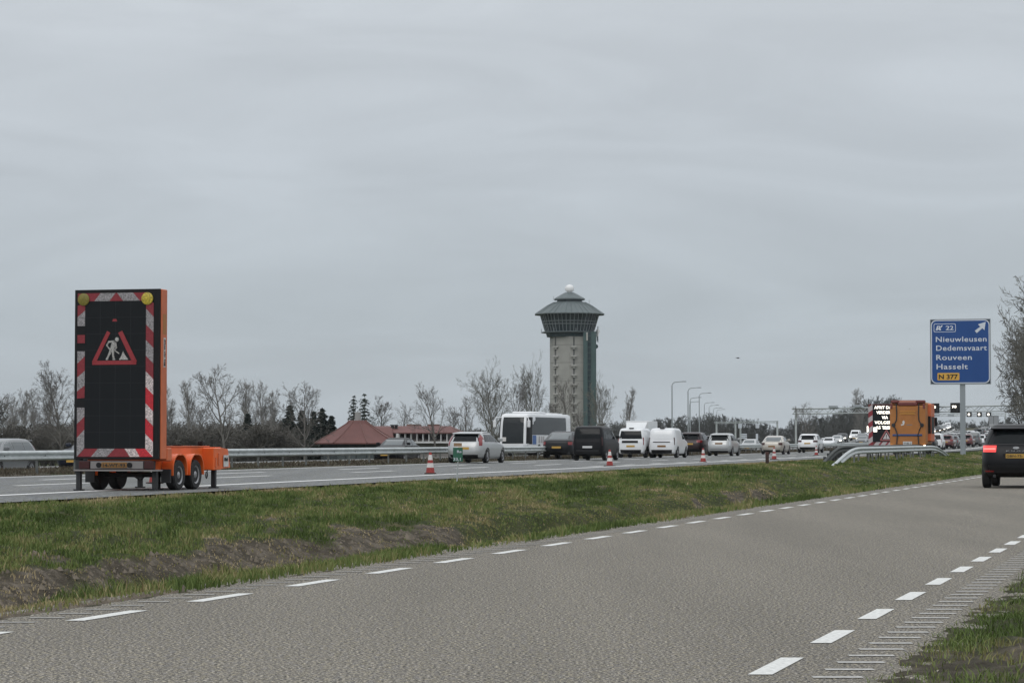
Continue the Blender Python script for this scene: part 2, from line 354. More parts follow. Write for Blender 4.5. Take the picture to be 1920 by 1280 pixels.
addcol(Z0 + 6000 + xn(Ys), Z0 - .5, Z0); addcol(xn(Ys) + 120, Z0 - .5, Z0); addcol(xn(Ys) + 30, zn(Ys) - .3, Z0); addcol(xn(Ys) + 8, zn(Ys) - .12, Z0)
def side_z(X, Y, kk):
    q = 1.72 - kk
    return zn(Y) + (1.76 - kk).clip(-.3, .16) * .10 + (fbm(X * 7, Y * 6, 61, 3) - .5) * .05 + (fbm(X * 3, Y * 2.2, 5) - .5) * .16 * np.clip(q * 2 - .3, 0, 1) + np.clip(q - .3, 0, 1.0) * .03 - .012
for kk in np.concatenate([np.linspace(-3.5, 1.2, 50), np.linspace(1.25, 2.05, 34)]):
    X = xn(Ys) - kk; q = (1.72 - kk)
    z = side_z(X, Ys, Z0 + kk)
    dd = sstep(.48, .66, fbm(X * 1.7, Ys * .8, 8)) * .9; dd = np.maximum(dd, np.exp(-(max(q, 0) / .16) ** 2) * .8)
    addcol(X, z, dd)
addcol(xn(Ys) - 2.12, zn(Ys) - .06, Z0 + 1); addcol(xn(Ys) - 8.02, zn(Ys) - .06, Z0 + 1)
for kk in np.linspace(8.08, 8.29, 8):
    X = xn(Ys) - kk; addcol(X, zn(Ys) - .012 + (kk - 8.22) * .12 + (fbm(X * 7, Ys * 5, 62, 3) - .5) * .045, Z0 + .7)
E0, E1 = verge_frame(Ys)
NT = 110
for t_ in np.linspace(0, 1, NT):
    X = E0 * (1 - t_) + E1 * t_
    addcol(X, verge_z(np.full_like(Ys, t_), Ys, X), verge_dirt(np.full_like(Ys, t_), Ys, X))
addcol(xm(Ys) - 19.95, zm(Ys) - .05, Z0); addcol(xm(Ys) - 33.5, zm(Ys) - .05, Z0)
for kk, dz in ((33.75, -.01), (34.3, .03), (35, .05), (36, .09), (37, .10), (38, .06), (39, -.05), (40, -.2), (40.6, -.26)):
    X = xm(Ys) - kk; addcol(X, zm(Ys) + dz + (fbm(X * 2, Ys * .7, 6) - .5) * .12, sstep(.35, .6, fbm(X * 1.2, Ys * .3, 14)) * .9 + Z0)
addcol(xm(Ys) - 40.9, zm(Ys) - .28, Z0); addcol(xm(Ys) - 55.6, zm(Ys) - .28, Z0); addcol(xm(Ys) - 57.5, zm(Ys) - .3, Z0 + .2)
addcol(xm(Ys) - 61, zm(Ys) - .6, Z0); addcol(xm(Ys) - 68, Z0 - 2.0, Z0); addcol(xm(Ys) - 90, Z0 - 2.1, Z0); addcol(xm(Ys) - 300, Z0 - 2.1, Z0); addcol(xm(Ys) - 6000, Z0 - 2.1, Z0)
nc = len(cols); nr = len(Ys)
V = np.zeros((nr, nc, 3)); D = np.zeros((nr, nc))
for j, (X, z, dd) in enumerate(cols): V[:, j, 0] = X; V[:, j, 1] = Ys; V[:, j, 2] = z; D[:, j] = dd
ii, jj = np.meshgrid(np.arange(nr - 1), np.arange(nc - 1), indexing='ij'); a = ii * nc + jj
me = np_mesh('ground', V, np.stack([a, a + nc, a + nc + 1, a + 1], -1), 4, True)
at = me.attributes.new('dirt', 'FLOAT', 'POINT'); at.data.foreach_set('value', D.ravel().astype(np.float32))
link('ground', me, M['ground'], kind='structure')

def strip(name, m, fx, k0, k1, fz, Y0, Y1, step=3.0, dz=0.0, nx=2, **kw):
    Yr = np.unique(np.concatenate([np.arange(Y0, Y1, step), [Y1]])); ks = np.linspace(k0, k1, nx)
    V = np.zeros((len(Yr), nx, 3))
    for j, k in enumerate(ks): V[:, j, 0] = fx(Yr) - k; V[:, j, 1] = Yr; V[:, j, 2] = fz(Yr) + dz
    i_, j_ = np.meshgrid(np.arange(len(Yr) - 1), np.arange(nx - 1), indexing='ij'); a = i_ * nx + j_
    return V.reshape(-1, 3), np.stack([a, a + nx, a + nx + 1, a + 1], -1).reshape(-1, 4)
def strips(name, m, lst, **kw):
    VV = []; FF = []; b = 0
    for l in lst:
        v, f = strip(name, m, *l[0], **l[1]); VV.append(v); FF.append(f + b); b += len(v)
    return link(name, np_mesh(name, np.concatenate(VV), np.concatenate(FF), 4), m, kind='structure')
zo = lambda Y: zm(Y) - .22
strips('near_road', M['road'], [((xn, 1.45, 8.6, zn, -30, 1200), {})])
strips('motorway', M['mroad'], [((xm, 19.7, 33.8, zm, -40, 1600), {})])
strips('opposite_carriageway', M['mroad'], [((xm, 40.7, 55.8, zo, -40, 1600), {})])
# painted lines
L = []
for k in range(62):
    Yc = 13.36 - 2.0 + 2.0 * k; L.append(((xn, 2.29, 2.42, zn, Yc - .5, Yc + .5), dict(dz=.004, step=.5)))
for k in range(70):
    Yc = 17.2 - 1.97 * 2 + 1.97 * k; L.append(((xn, 7.64, 7.77, zn, Yc - .5, Yc + .5), dict(dz=.004, step=.5)))
strips('edge_dashes', M['paint'], L)
for nm_, mt_, a_, b_ in (('rumble_ribs', M['thin'], 1.80, 2.06), ('worn_rumble_ribs', M['thin2'], 7.90, 8.14)):
    L = []
    for k in range(120):                   # cross ribs outside the edge lines
        Yc = 10.6 + .425 * k
        L.append(((lambda Y, c=Yc, a=a_: np.full_like(np.asarray(Y, float), xn(c)), a_, b_, lambda Y, c=Yc: zn(Y), Yc - .045, Yc + .045), dict(dz=.004, step=.1)))
    strips(nm_, mt_, L)
L = [((xm, 22.14, 22.46, zm, -30, 1500), dict(dz=.004)), ((xm, 32.95, 33.2, zm, -30, 1500), dict(dz=.004))]
for kk, ph in ((26.75, 3.5), (30.0, 0)):
    for k in range(60):
        Y0 = 30 + ph + 12 * k; L.append(((xm, kk - .12, kk + .12, zm, Y0, Y0 + 4.5), dict(dz=.004, step=1)))
for k in range(90):                        # block marking beside the hard shoulder before the exit
    Y0 = 100 + 6 * k; L.append(((xm, 23.0, 23.25, zm, Y0, Y0 + 2.4), dict(dz=.004, step=1)))
L += [((xm, 42.4, 42.6, zo, -30, 1500), dict(dz=.004)), ((xm, 53.6, 53.8, zo, -30, 1500), dict(dz=.004))]
for kk in (46.2, 49.9):
    for k in range(60): L.append(((xm, kk - .08, kk + .08, zo, 30 + 12 * k, 33 + 12 * k), dict(dz=.004, step=1)))
strips('motorway_lines', M['paintw'], L)

# ------------------------------------------------------------------ grass
def blades(name, X, Y, Z, hgt, wid, tone, lean=.45):
    n = len(X); ang = RNG.uniform(0, 2 * math.pi, n); la = RNG.uniform(0, 2 * math.pi, n); le = RNG.uniform(.05, lean, n) * hgt
    sx = np.cos(ang * .5 - .8) * wid; sy = np.sin(ang * .5 - .8) * wid * .6
    lx = np.cos(la) * le; ly = np.sin(la) * le
    V = np.zeros((n, 5, 3), np.float32)
    V[:, 0] = np.stack([X - sx, Y - sy, Z], -1); V[:, 1] = np.stack([X + sx, Y + sy, Z], -1)
    V[:, 2] = np.stack([X + sx * .75 + lx * .4, Y + sy * .75 + ly * .4, Z + hgt * .6], -1); V[:, 3] = np.stack([X - sx * .75 + lx * .4, Y - sy * .75 + ly * .4, Z + hgt * .6], -1)
    V[:, 4] = np.stack([X + lx * 1.4, Y + ly * 1.4, Z + hgt], -1)
    b = np.arange(n)[:, None] * 5
    T = np.concatenate([b + [0, 1, 2], b + [0, 2, 3], b + [3, 2, 4]], 1).reshape(-1, 3)
    me = np_mesh(name, V.reshape(-1, 3), T, 3)
    a = me.attributes.new('tone', 'FLOAT', 'POINT'); a.data.foreach_set('value', np.repeat(np.clip(tone, 0, 1), 5).astype(np.float32))
    return me
def verge_grass(n):
    Y = np.exp(RNG.uniform(np.log(13.5), np.log(190), n)); t = RNG.uniform(0.0, 1.0, n) + RNG.normal(0, .004, n)
    a, b = verge_frame(Y); X = a * (1 - t) + b * t; Z = verge_z(t, Y, X)
    dirt = verge_dirt(t, Y, X); keep = RNG.uniform(0, 1, n) > dirt * .52
    tuft = fbm(X * 4.2, Y * 2.0, 41, 3); keep &= RNG.uniform(0, 1, n) < .25 + sstep(.3, .55, tuft)
    X, Y, Z, t, dirt, tuft = [q[keep] for q in (X, Y, Z, t, dirt, tuft)]; n = len(X)
    hgt = (.018 + .075 * tuft) * RNG.uniform(.5, 1.5, n) * (1 - .35 * dirt)
    edge = np.exp(-(t / .07) ** 2); crest = sstep(.82, .97, t); low = sstep(.1, .2, t) * (1 - sstep(.4, .5, t))
    clump = sstep(.55, .8, fbm(X * 1.5, Y * .9, 121, 3))
    hgt *= (1 + edge * .5 + crest * .25) * (1 - low * .35) * (1 + clump * .9 * (1 - crest))
    hgt = np.minimum(hgt, .03 + .2 * np.clip(t / .01, .35, 1))
    big = fbm(X * .5, Y * .12, 55, 4); mid = fbm(X * 1.8, Y * .5, 66, 3)
    tone = .33 + (big - .5) * 1.1 + (mid - .5) * .9 + RNG.normal(0, .12, n)
    tone += crest * .46 * (.6 + .8 * mid) + dirt * .5 + np.exp(-((t - .34) / .16) ** 2) * .16 - edge * .10
    tone += (RNG.uniform(0, 1, n) < .07) * .35
    wid = .0028 + .00017 * Y
    return blades('grass', X, Y, Z - .01, hgt, wid, tone)
link('grass_verge', verge_grass(700000), M['grass'], kind='stuff', label='rough green and straw coloured grass between the motorway and the near road')
def side_grass(n):
    Y = np.exp(RNG.uniform(np.log(9.5), np.log(120), n)); q = RNG.uniform(0, 1, n) ** .9 * 4.2
    kk = 1.74 - q; X = xn(Y) - kk
    z = side_z(X, Y, kk)
    dd = sstep(.48, .66, fbm(X * 1.7, Y * .8, 8)) * .9; dd = np.maximum(dd, np.exp(-(np.maximum(q, 0) / .16) ** 2) * .8)
    tuft = fbm(X * 5, Y * 3, 44, 3)
    keep = RNG.uniform(0, 1, n) > dd * .75; keep &= RNG.uniform(0, 1, n) < .22 + sstep(.3, .55, tuft)
    X, Y, z, q, tuft, dd = [s_[keep] for s_ in (X, Y, z, q, tuft, dd)]; n = len(X)
    hgt = (.025 + .08 * tuft) * RNG.uniform(.5, 1.4, n) * np.clip(.5 + q * .6, .3, 1.4)
    tone = .24 + (fbm(X * .9, Y * .5, 77) - .5) * .8 + RNG.normal(0, .1, n) + dd * .3
    return blades('grass', X, Y, z - .01, hgt, .0022 + .00012 * Y, tone, .8)
link('grass_roadside', side_grass(230000), M['grass'], kind='stuff', label='patchy mossy grass along the right edge of the near road')
def median_grass(n):
    Y = np.exp(RNG.uniform(np.log(55), np.log(330), n)); kk = RNG.uniform(33.8, 40.3, n); X = xm(Y) - kk
    z = zm(Y) + np.interp(kk, [33.75, 35, 36, 37, 38, 39, 40, 40.6], [-.01, .05, .09, .10, .06, -.05, -.2, -.26])
    return blades('grass', X, Y, z - .02, RNG.uniform(.04, .16, n), .006 + .00012 * Y, .62 + RNG.normal(0, .18, n) , .7)
link('grass_median', median_grass(50000), mat('dead_grass', (.085, .07, .048), .95, noise=(1.2, .4)), kind='stuff', label='low dead brown growth on the central reservation')
def clods(n):
    Y = RNG.uniform(14.5, 60, n); t = np.abs(RNG.normal(.28, .2, n))
    m2 = RNG.uniform(0, 1, n) < .35; Y[m2] = RNG.uniform(14.5, 20, m2.sum()); t[m2] = np.abs(RNG.normal(.02, .025, m2.sum())) 
    a, b = verge_frame(Y); X = a * (1 - t) + b * t
    keep = (verge_dirt(t, Y, X) > .5) | m2
    X, Y, t = X[keep], Y[keep], t[keep]; n = len(X); Z = verge_z(t, Y, X)
    s_near = np.where(t < .08, .55, 1.0)
    base = np.array([(1, 0, -.3), (-.5, .87, -.3), (-.5, -.87, -.3), (0, 0, .9), (.4, .5, .5)]); fs = np.array([(0, 1, 4), (1, 3, 4), (0, 4, 3), (1, 2, 3), (2, 0, 3)])
    s = (RNG.gamma(1.6, .008, n) + .004) * s_near
    V = base[None] * s[:, None, None] * RNG.uniform(.6, 1.5, (n, 5, 3)) + np.stack([X, Y, Z], -1)[:, None]
    return np_mesh('soil', V.reshape(-1, 3), (np.arange(n)[:, None, None] * 5 + fs[None]).reshape(-1, 3), 3)
link('soil_crumbs', clods(60000), M['ditch'], kind='stuff', label='loose pale soil crumbs along the ditch and road edge')

# ------------------------------------------------------------------ bare trees
def tree_segments(h, spread, seed, up=.5, n1=14, n2=7, n3=5, n4=3, first=.22, twig=.012, lean=0.0, maxr=None):
    rnd = random.Random(seed); segs = []
    def rv(): return Vector((rnd.gauss(0, 1), rnd.gauss(0, 1), rnd.gauss(0, 1)))
    def grow(p, d_, ln, r, lev):
        ns = (9, 5, 3, 2, 1)[lev]; st = ln / ns; pts = [(p.copy(), r)]
        for i in range(ns):
            d_ = (d_ + rv() * (.05, .13, .17, .2, .22)[lev] + Vector((0, 0, (.0, .16, .12, .05, .0)[lev] * up * 2))).normalized()
            q = p + d_ * st; r2 = max(r * (1 - .8 * (i + 1) / ns), twig * .6)
            segs.append((p.copy(), q.copy(), max(r * (1 - .8 * i / ns), twig * .7), r2, lev)); p = q; pts.append((q.copy(), r2))
        if lev >= 4: return
        nch = (n1, n2, n3, n4)[lev]
        for k in range(nch):
            f = (first + (1 - first) * (k + rnd.random()) / nch) if lev == 0 else rnd.uniform(.18, 1.0)
            i = min(int(f * ns), ns - 1); g = f * ns - i; a_, ra = pts[i]; b_, rb = pts[i + 1]
            pp = a_.lerp(b_, g); axis = (b_ - a_).normalized()
            side = axis.cross(rv()).normalized()
            if lev == 0:
                an = k * 2.4 + rnd.uniform(-.5, .5); side = Vector((math.cos(an), math.sin(an), 0))
                tilt = R(rnd.uniform(32, 62)) * (1.25 - .5 * up)
                dd = (axis * math.cos(tilt) + side * math.sin(tilt)); ff = 1 - abs(f - .42) * 1.15
                l2 = spread * (.55 + .55 * ff) * rnd.uniform(.75, 1.2) * (1.0 if f < .8 else .75)
            else:
                tilt = R(rnd.uniform(22, 52)); dd = axis * math.cos(tilt) + side * math.sin(tilt)
                l2 = ln * (.62, .55, .5)[lev - 1] * rnd.uniform(.6, 1.15) * (1.1 - .45 * f)
            grow(pp, dd, l2, max(min(ra * .6, r * .5), twig), lev + 1)
    grow(Vector((0, 0, 0)), Vector((lean, 0, 1)).normalized(), h, h * .016 + .03, 0)
    return segs
def seg_mesh(name, segs, n=3):
    P0 = np.array([s[0][:] for s in segs]); P1 = np.array([s[1][:] for s in segs]); r0 = np.array([s[2] for s in segs]); r1 = np.array([s[3] for s in segs])
    d_ = P1 - P0; d_ /= np.linalg.norm(d_, axis=1, keepdims=True) + 1e-9
    ref = np.where(np.abs(d_[:, 2:3]) < .9, np.array([[0, 0, 1.0]]), np.array([[1.0, 0, 0]]))
    a = np.cross(d_, ref); a /= np.linalg.norm(a, axis=1, keepdims=True); b = np.cross(d_, a)
    an = np.arange(n) * 2 * math.pi / n; m = len(segs)
    off = a[:, None] * np.cos(an)[None, :, None] + b[:, None] * np.sin(an)[None, :, None]
    V = np.concatenate([P0[:, None] + off * r0[:, None, None], P1[:, None] + off * r1[:, None, None]], 1)
    base = np.arange(m)[:, None, None] * 2 * n
    k = np.arange(n); q = np.stack([k, (k + 1) % n, (k + 1) % n + n, k + n], -1)
    return V.reshape(-1, 3), (base + q[None]).reshape(-1, 4)
TREE = {}
def make_tree_meshes(key, m, **kw):
    sg = tree_segments(**kw); big = [s for s in sg if s[4] <= 1]; tw = [s for s in sg if s[4] > 1]
    v, f = seg_mesh('trunk', big, 5); a = np_mesh('trunk', v, f, 4, True); a.materials.append(m)
    v, f = seg_mesh('crown', tw, 3); b = np_mesh('crown', v, f, 4); b.materials.append(m)
    TREE[key] = (a, b)
make_tree_meshes('round', M['bark'], h=10, spread=4.4, seed=1, up=.35, n1=16, n2=8, n3=6, n4=3, twig=.016)
make_tree_meshes('round2', M['bark'], h=10, spread=3.8, seed=5, up=.5, n1=18, n2=8, n3=6, n4=3, twig=.016)
make_tree_meshes('tall', M['barkl'], h=10, spread=2.5, seed=2, up=.95, n1=26, n2=7, n3=5, n4=3, first=.12, twig=.014)
make_tree_meshes('tall2', M['barkl'], h=10, spread=2.9, seed=8, up=.8, n1=24, n2=8, n3=5, n4=3, first=.15, twig=.014)
make_tree_meshes('open', M['bark'], h=10, spread=4.0, seed=13, up=.55, n1=12, n2=6, n3=5, n4=2, first=.3, twig=.018)
make_tree_meshes('open2', M['bark'], h=10, spread=3.4, seed=23, up=.6, n1=13, n2=6, n3=4, n4=2, first=.25, twig=.018)
make_tree_meshes('bushy', M['barkg'], h=10, spread=4.6, seed=31, up=.6, n1=22, n2=9, n3=6, n4=3, first=.06, twig=.015)
make_tree_meshes('scrubby', M['scrub'], h=6, spread=4.6, seed=37, up=.4, n1=22, n2=9, n3=7, n4=3, first=.03, twig=.022)
def tree(name, kind, u, vtop, Y, label, group=None, base=-2.05, wf=1.0, cat='tree', hh=10.0):
    top = ZV(vtop, Y); s = (top - base) / hh / 1.03
    o = empty(name, (XU(u, Y), Y, base), random.uniform(0, 6.28), label, cat, group); o.scale = (s * wf, s * wf, s)
    a, b = TREE[kind]
    link('trunk', a, None, o); link('crown', b, None, o); return o
def conifer_meshes(key, m, h=10, spread=2.0, seed=1, first=.08, dens=1.0, droop=.2, layers=26, power=1.0, size=1.0):
    rnd = random.Random(seed); mb = MB(); mb.tube([(0, 0, 0), (rnd.uniform(-.1, .1), 0, h * .5), (rnd.uniform(-.15, .15), 0, h * .99)], [h * .018, h * .012, .02], 6)
    tr = mb.mesh('trunk'); tr.materials.append(M['bark']); V = []; Fc = []
    for L_ in range(layers):
        f = first + (1 - first) * (L_ + rnd.random() * .6) / layers; z = h * f; rr = spread * (1 - f) ** power * rnd.uniform(.6, 1.1) + .12
        for k in range(int(rnd.uniform(5, 9))):
            a = rnd.uniform(0, 6.28); ln = rr * rnd.uniform(.6, 1.1); nst = max(3, int(ln * 9 * dens))
            for j in range(nst):
                g = (j + rnd.random()) / nst; x = math.cos(a) * ln * g; y = math.sin(a) * ln * g; zz = z - droop * ln * g * g + rnd.gauss(0, .06)
                for q in range(2):
                    s = size * rnd.uniform(.07, .17) * (1.15 - .4 * g) * h * .1; c = Vector((x + rnd.gauss(0, .07), y + rnd.gauss(0, .07), zz))
                    d1 = Vector((rnd.gauss(0, 1), rnd.gauss(0, 1), rnd.gauss(0, .35))).normalized() * s * 1.5; d2 = d1.cross(Vector((rnd.gauss(0, 1), rnd.gauss(0, 1), rnd.gauss(0, 1)))).normalized() * s * .55
                    b = len(V); V += [tuple(c - d1), tuple(c + d2), tuple(c + d1), tuple(c - d2)]; Fc.append((b, b + 1, b + 2, b + 3))
    cr_ = np_mesh('crown', V, Fc, 4); cr_.materials.append(m); TREE[key] = (tr, cr_)
conifer_meshes('fir', M['needle'], spread=3.3, seed=3, dens=2.6, layers=44, power=.75, size=1.5)
conifer_meshes('fir2', M['needle'], spread=2.9, seed=9, dens=2.6, layers=44, power=.65, size=1.5)
conifer_meshes('pine', M['needle2'], spread=2.6, seed=6, first=.12, dens=1.3, layers=20, droop=.45, power=.5)
conifer_meshes('pine2', M['needle2'], spread=2.4, seed=16, first=.15, dens=1.2, layers=18, droop=.4, power=.45)

G = 'bare trees behind the motorway on the left'
tl = [
 ('bare_tree', 'scrubby', -12, 785, 300, 'low dense bare thicket tree at the left edge of the photo'),
 ('bare_tree', 'tall2', 22, 756, 290, 'pale bare tree first from the left edge, left of the big sign board'),
 ('bare_tree', 'tall', 47, 742, 280, 'pale upright bare tree above the rear of the silver estate car on the left'),
 ('bare_tree', 'tall2', 72, 744, 275, 'pale twiggy bare tree second to the right of the silver estate car'),
 ('bare_tree', 'tall', 96, 733, 275, 'pale bare tree midway between the silver estate car and the sign board'),
 ('bare_tree', 'round2', 120, 712, 250, 'spreading bare tree just left of the big sign board'),
 ('bare_tree', 'tall2', 140, 690, 230, 'tallest bare tree poking out from the left edge of the sign board'),
 ('bare_tree', 'tall2', 325, 735, 300, 'pale bare tree directly right of the orange side of the sign board'),
 ('bare_tree', 'tall', 350, 724, 300, 'pale upright bare tree right of the sign board, above the trailer wheels'),
 ('bare_tree', 'round', 380, 775, 320, 'low round bare tree above the middle of the orange trailer'),
 ('bare_tree', 'open', 424, 707, 240, 'tall dark bare tree with crooked leader above the front end of the orange trailer'),
 ('bare_tree', 'tall', 460, 727, 300, 'pale slender bare tree just right of the crooked dark bare tree'),
 ('bare_tree', 'tall2', 494, 731, 300, 'pale bare tree of two close stems left of the round tree by the firs'),
 ('bare_tree', 'tall', 512, 742, 310, 'lower pale bare tree right of the pale pair'),
 ('bare_tree', 'round', 572, 742, 250, 'large round bare tree in front of the dark firs'),
 ('bare_tree', 'round2', 705, 764, 330, 'small bare tree behind the restaurant roof, right of the tall pines'),
 ('bare_tree', 'open2', 748, 766, 320, 'small thin bare tree behind the motel roof vents'),
 ('bare_tree', 'open', 820, 737, 270, 'open bare tree standing in front of the motel'),
 ('bare_tree', 'open2', 877, 751, 290, 'thin bare tree above the silver estate car in the queue'),
 ('bare_tree', 'bushy', 926, 720, 320, 'broad dense bare tree left of the coach', 0.8),
 ('bare_tree', 'round2', 962, 732, 340, 'bare tree behind the left end of the coach roof', 0.65),
 ('bare_tree', 'bushy', 1003, 710, 350, 'tall dense bare tree left of the water tower above the coach', 0.52),
 ('bare_tree', 'open', 1066, 724, 330, 'bare tree standing in front of the water tower shaft', .62),
 ('bare_tree', 'open2', 1096, 770, 340, 'small bare tree in front of the green lift shaft of the tower'),
 ('bare_tree', 'bushy', 1127, 737, 400, 'dark knobbly bare tree right of the water tower', 0.6),
 ('bare_tree', 'tall', 1184, 737, 420, 'pale pointed bare tree between the tower and the street lamps', 0.8),
 ('bare_tree', 'round', 850, 780, 380, 'low bare tree behind the right end of the motel'),
 ('bare_tree', 'round2', 1035, 765, 380, 'low bare tree behind the coach roof at the foot of the tower', 0.8),
 ('bare_tree', 'open', 1515, 766, 420, 'spreading bare tree beside the left post of the big gantry'),
 ('bare_tree', 'tall2', 1618, 742, 520, 'taller bare tree left of the wood top behind the orange truck')]
for n_, k_, u_, v_, y_, l_, *w_ in tl:
    hgt = 6.0 if k_ == 'scrubby' else 10.0
    tree(n_, k_, u_, v_, y_, l_, G, hh=hgt, wf=w_[0] if w_ else random.uniform(.9, 1.05))
tree('fir_tree', 'fir', 465, 772, 290, 'dark fir among the bare trees right of the orange trailer', 'firs left of the restaurant')
for u_, v_, k_, l_ in ((543, 756, 'fir', 'leftmost fir of the dark clump, behind the round bare tree'), (566, 766, 'fir2', 'fir directly behind the trunk of the round bare tree'), (588, 768, 'fir', 'middle fir of the dark clump left of the restaurant'),
                       (604, 762, 'fir2', 'tallest fir of the dark clump nearest the restaurant'), (622, 776, 'fir', 'rightmost dark fir beside the restaurant roof')):
    tree('fir_tree', k_, u_, v_, 275, l_, 'firs left of the restaurant', wf=1.1)
tree('pine_tree', 'pine', 664, 737, 330, 'left of the two tall thin pines above the restaurant roof', 'tall pines behind the restaurant', wf=.95)
tree('pine_tree', 'pine2', 684, 732, 325, 'right of the two tall thin pines above the restaurant roof, leaning top', 'tall pines behind the restaurant', wf=.85)
# big trees at the right edge
tree('roadside_tree', 'bushy', 2022, 560, 235, 'tall pale bare tree at the right edge of the photo', base=-.2, wf=.82)
tree('roadside_tree', 'bushy', 1962, 640, 240, 'dense dark bare tree low at the right edge above the black car', base=-.2, wf=1.1)
tree('roadside_tree', 'scrubby', 1932, 690, 250, 'dense low thicket behind the black car at the right edge', base=-.2, wf=.62, hh=6.0)
tree('roadside_tree', 'scrubby', 1968, 632, 245, 'taller dense dark thicket against the right edge of the photo', base=-.2, wf=.62, hh=6.0)
tree('roadside_tree', 'bushy', 1985, 625, 200, 'dark bare tree at the right edge in front of the tallest one', base=-.2, wf=1.0)

# merged distant wood and scrub (one mass each)
def wood(name, m, spots, kinds, label):
    VV = []; FF = []; b = 0
    cache = {}
    for (u, vtop, Y, base, wf) in spots:
        k = random.choice(kinds)
        if k not in cache:
            pr = []
            for me_ in TREE[k]:
                v = np.zeros(len(me_.vertices) * 3, np.float32); me_.vertices.foreach_get('co', v); f = np.zeros(len(me_.loops), np.int32); me_.loops.foreach_get('vertex_index', f)
                if all(p.loop_total == 4 for p in me_.polygons): pr.append((v.reshape(-1, 3), f.reshape(-1, 4)))
            v = np.concatenate([q[0] for q in pr]); f = np.concatenate([pr[0][1]] + [q[1] + len(pr[0][0]) for q in pr[1:]])
            cache[k] = (v, f, v[:, 2].max())
        v, f, hm = cache[k]; s = (ZV(vtop, Y) - base) / hm; a = random.uniform(0, 6.28); c, s_ = math.cos(a), math.sin(a)
        q = np.stack([(v[:, 0] * c - v[:, 1] * s_) * s * wf + XU(u, Y), (v[:, 0] * s_ + v[:, 1] * c) * s * wf + Y, v[:, 2] * s + base], -1)
        VV.append(q); FF.append(f + b); b += len(v)
    me = np_mesh(name, np.concatenate(VV), np.concatenate(FF), 4); me.materials.append(m)
    return link(name, me, None, kind='stuff', label=label)
make_tree_meshes('lowA', M['far'], h=10, spread=4.2, seed=51, up=.5, n1=16, n2=7, n3=5, n4=2, first=.1, twig=.045)
make_tree_meshes('lowB', M['far'], h=10, spread=3.6, seed=52, up=.7, n1=16, n2=7, n3=5, n4=2, first=.08, twig=.045)
prof_u = [1130, 1180, 1215, 1260, 1300, 1350, 1390, 1425, 1460, 1480, 1500, 1540, 1580, 1610, 1650, 1700, 1725, 1745, 1800, 1860, 1900]
prof_v = [785, 790, 786, 777, 779, 771, 783, 787, 793, 789, 782, 774, 764, 752, 740, 744, 757, 783, 785, 787, 780]
sp = []
for row, (Y, dv) in enumerate(((760, 0), (700, 6), (640, 16))):
    for u in np.arange(1125, 1905, 13 if row < 2 else 16):
        sp.append((u + random.uniform(-5, 5), float(np.interp(u, prof_u, prof_v)) + dv + random.uniform(-3, 8), Y + random.uniform(-20, 20), -2, random.uniform(.9, 1.3)))
wood('distant_wood', M['far'], sp, ['lowA', 'lowB'], 'grey leafless wood along the horizon behind the traffic')
sp = []
for u in np.arange(-30, 1130, 13):
    vt = np.interp(u, [-30, 60, 150, 300, 420, 520, 640, 760, 900, 1130], [808, 790, 785, 790, 790, 782, 800, 806, 800, 795])
    sp.append((u + random.uniform(-6, 6), vt + random.uniform(-4, 14), 340 + random.uniform(-18, 60), -2.1, random.uniform(1.2, 1.8)))
for u in np.concatenate([np.arange(-30, 160, 9), np.arange(300, 560, 10)]):
    sp.append((u + random.uniform(-5, 5), random.uniform(790, 815), 262 + random.uniform(-8, 20), -2.1, random.uniform(1.3, 2.0)))
make_tree_meshes('thick', M['scrub'], h=6, spread=3.2, seed=61, up=.7, n1=18, n2=7, n3=5, n4=2, first=.03, twig=.035)
wood('undergrowth', M['scrub'], sp, ['thick'], 'brown leafless undergrowth along the far side of the motorway')

# ------------------------------------------------------------------ text
def text_mesh(txt, size, bold=0.0, depth=0.004, sx=1.0, space=1.0):
    cu = bpy.data.curves.new('t', 'FONT'); cu.body = txt; cu.size = size; cu.offset = bold; cu.extrude = depth; cu.resolution_u = 3; cu.space_character = space
    o = bpy.data.objects.new('t', cu); COL.objects.link(o); dg = bpy.context.evaluated_depsgraph_get(); dg.update()
    me = bpy.data.meshes.new_from_object(o.evaluated_get(dg)); bpy.data.objects.remove(o); bpy.data.curves.remove(cu)
    # stand it up: text x->x, y->z, facing -y
    n = len(me.vertices); v = np.zeros(n * 3, np.float32); me.vertices.foreach_get('co', v); v = v.reshape(-1, 3)
    q = np.stack([v[:, 0] * sx, -v[:, 2], v[:, 1]], -1).astype(np.float32); me.vertices.foreach_set('co', q.ravel()); me.update()
    return me, q
def put_text(name, txt, m, parent, x, y, z, height, width=None, bold=0.0, center=False, rz=0.0, space=1.0, rot=None):
    me, q = text_mesh(txt, 1.0, bold, .004, 1.0, space)
    w_ = q[:, 0].max() - q[:, 0].min(); capz = .73
    s = height / capz; sx = (width / w_) if width else s
    q2 = q.copy(); q2[:, 0] = (q[:, 0] - q[:, 0].min()) * sx; q2[:, 2] *= s
    if center: q2[:, 0] -= q2[:, 0].max() / 2
    me.vertices.foreach_set('co', q2.ravel()); me.update(); me.name = name; me.materials.append(m)
    o = link(name, me, None, parent); o.location = (x, y, z)
    if rot: o.rotation_euler = rot
    else: o.rotation_euler = (0, 0, rz)
    return o

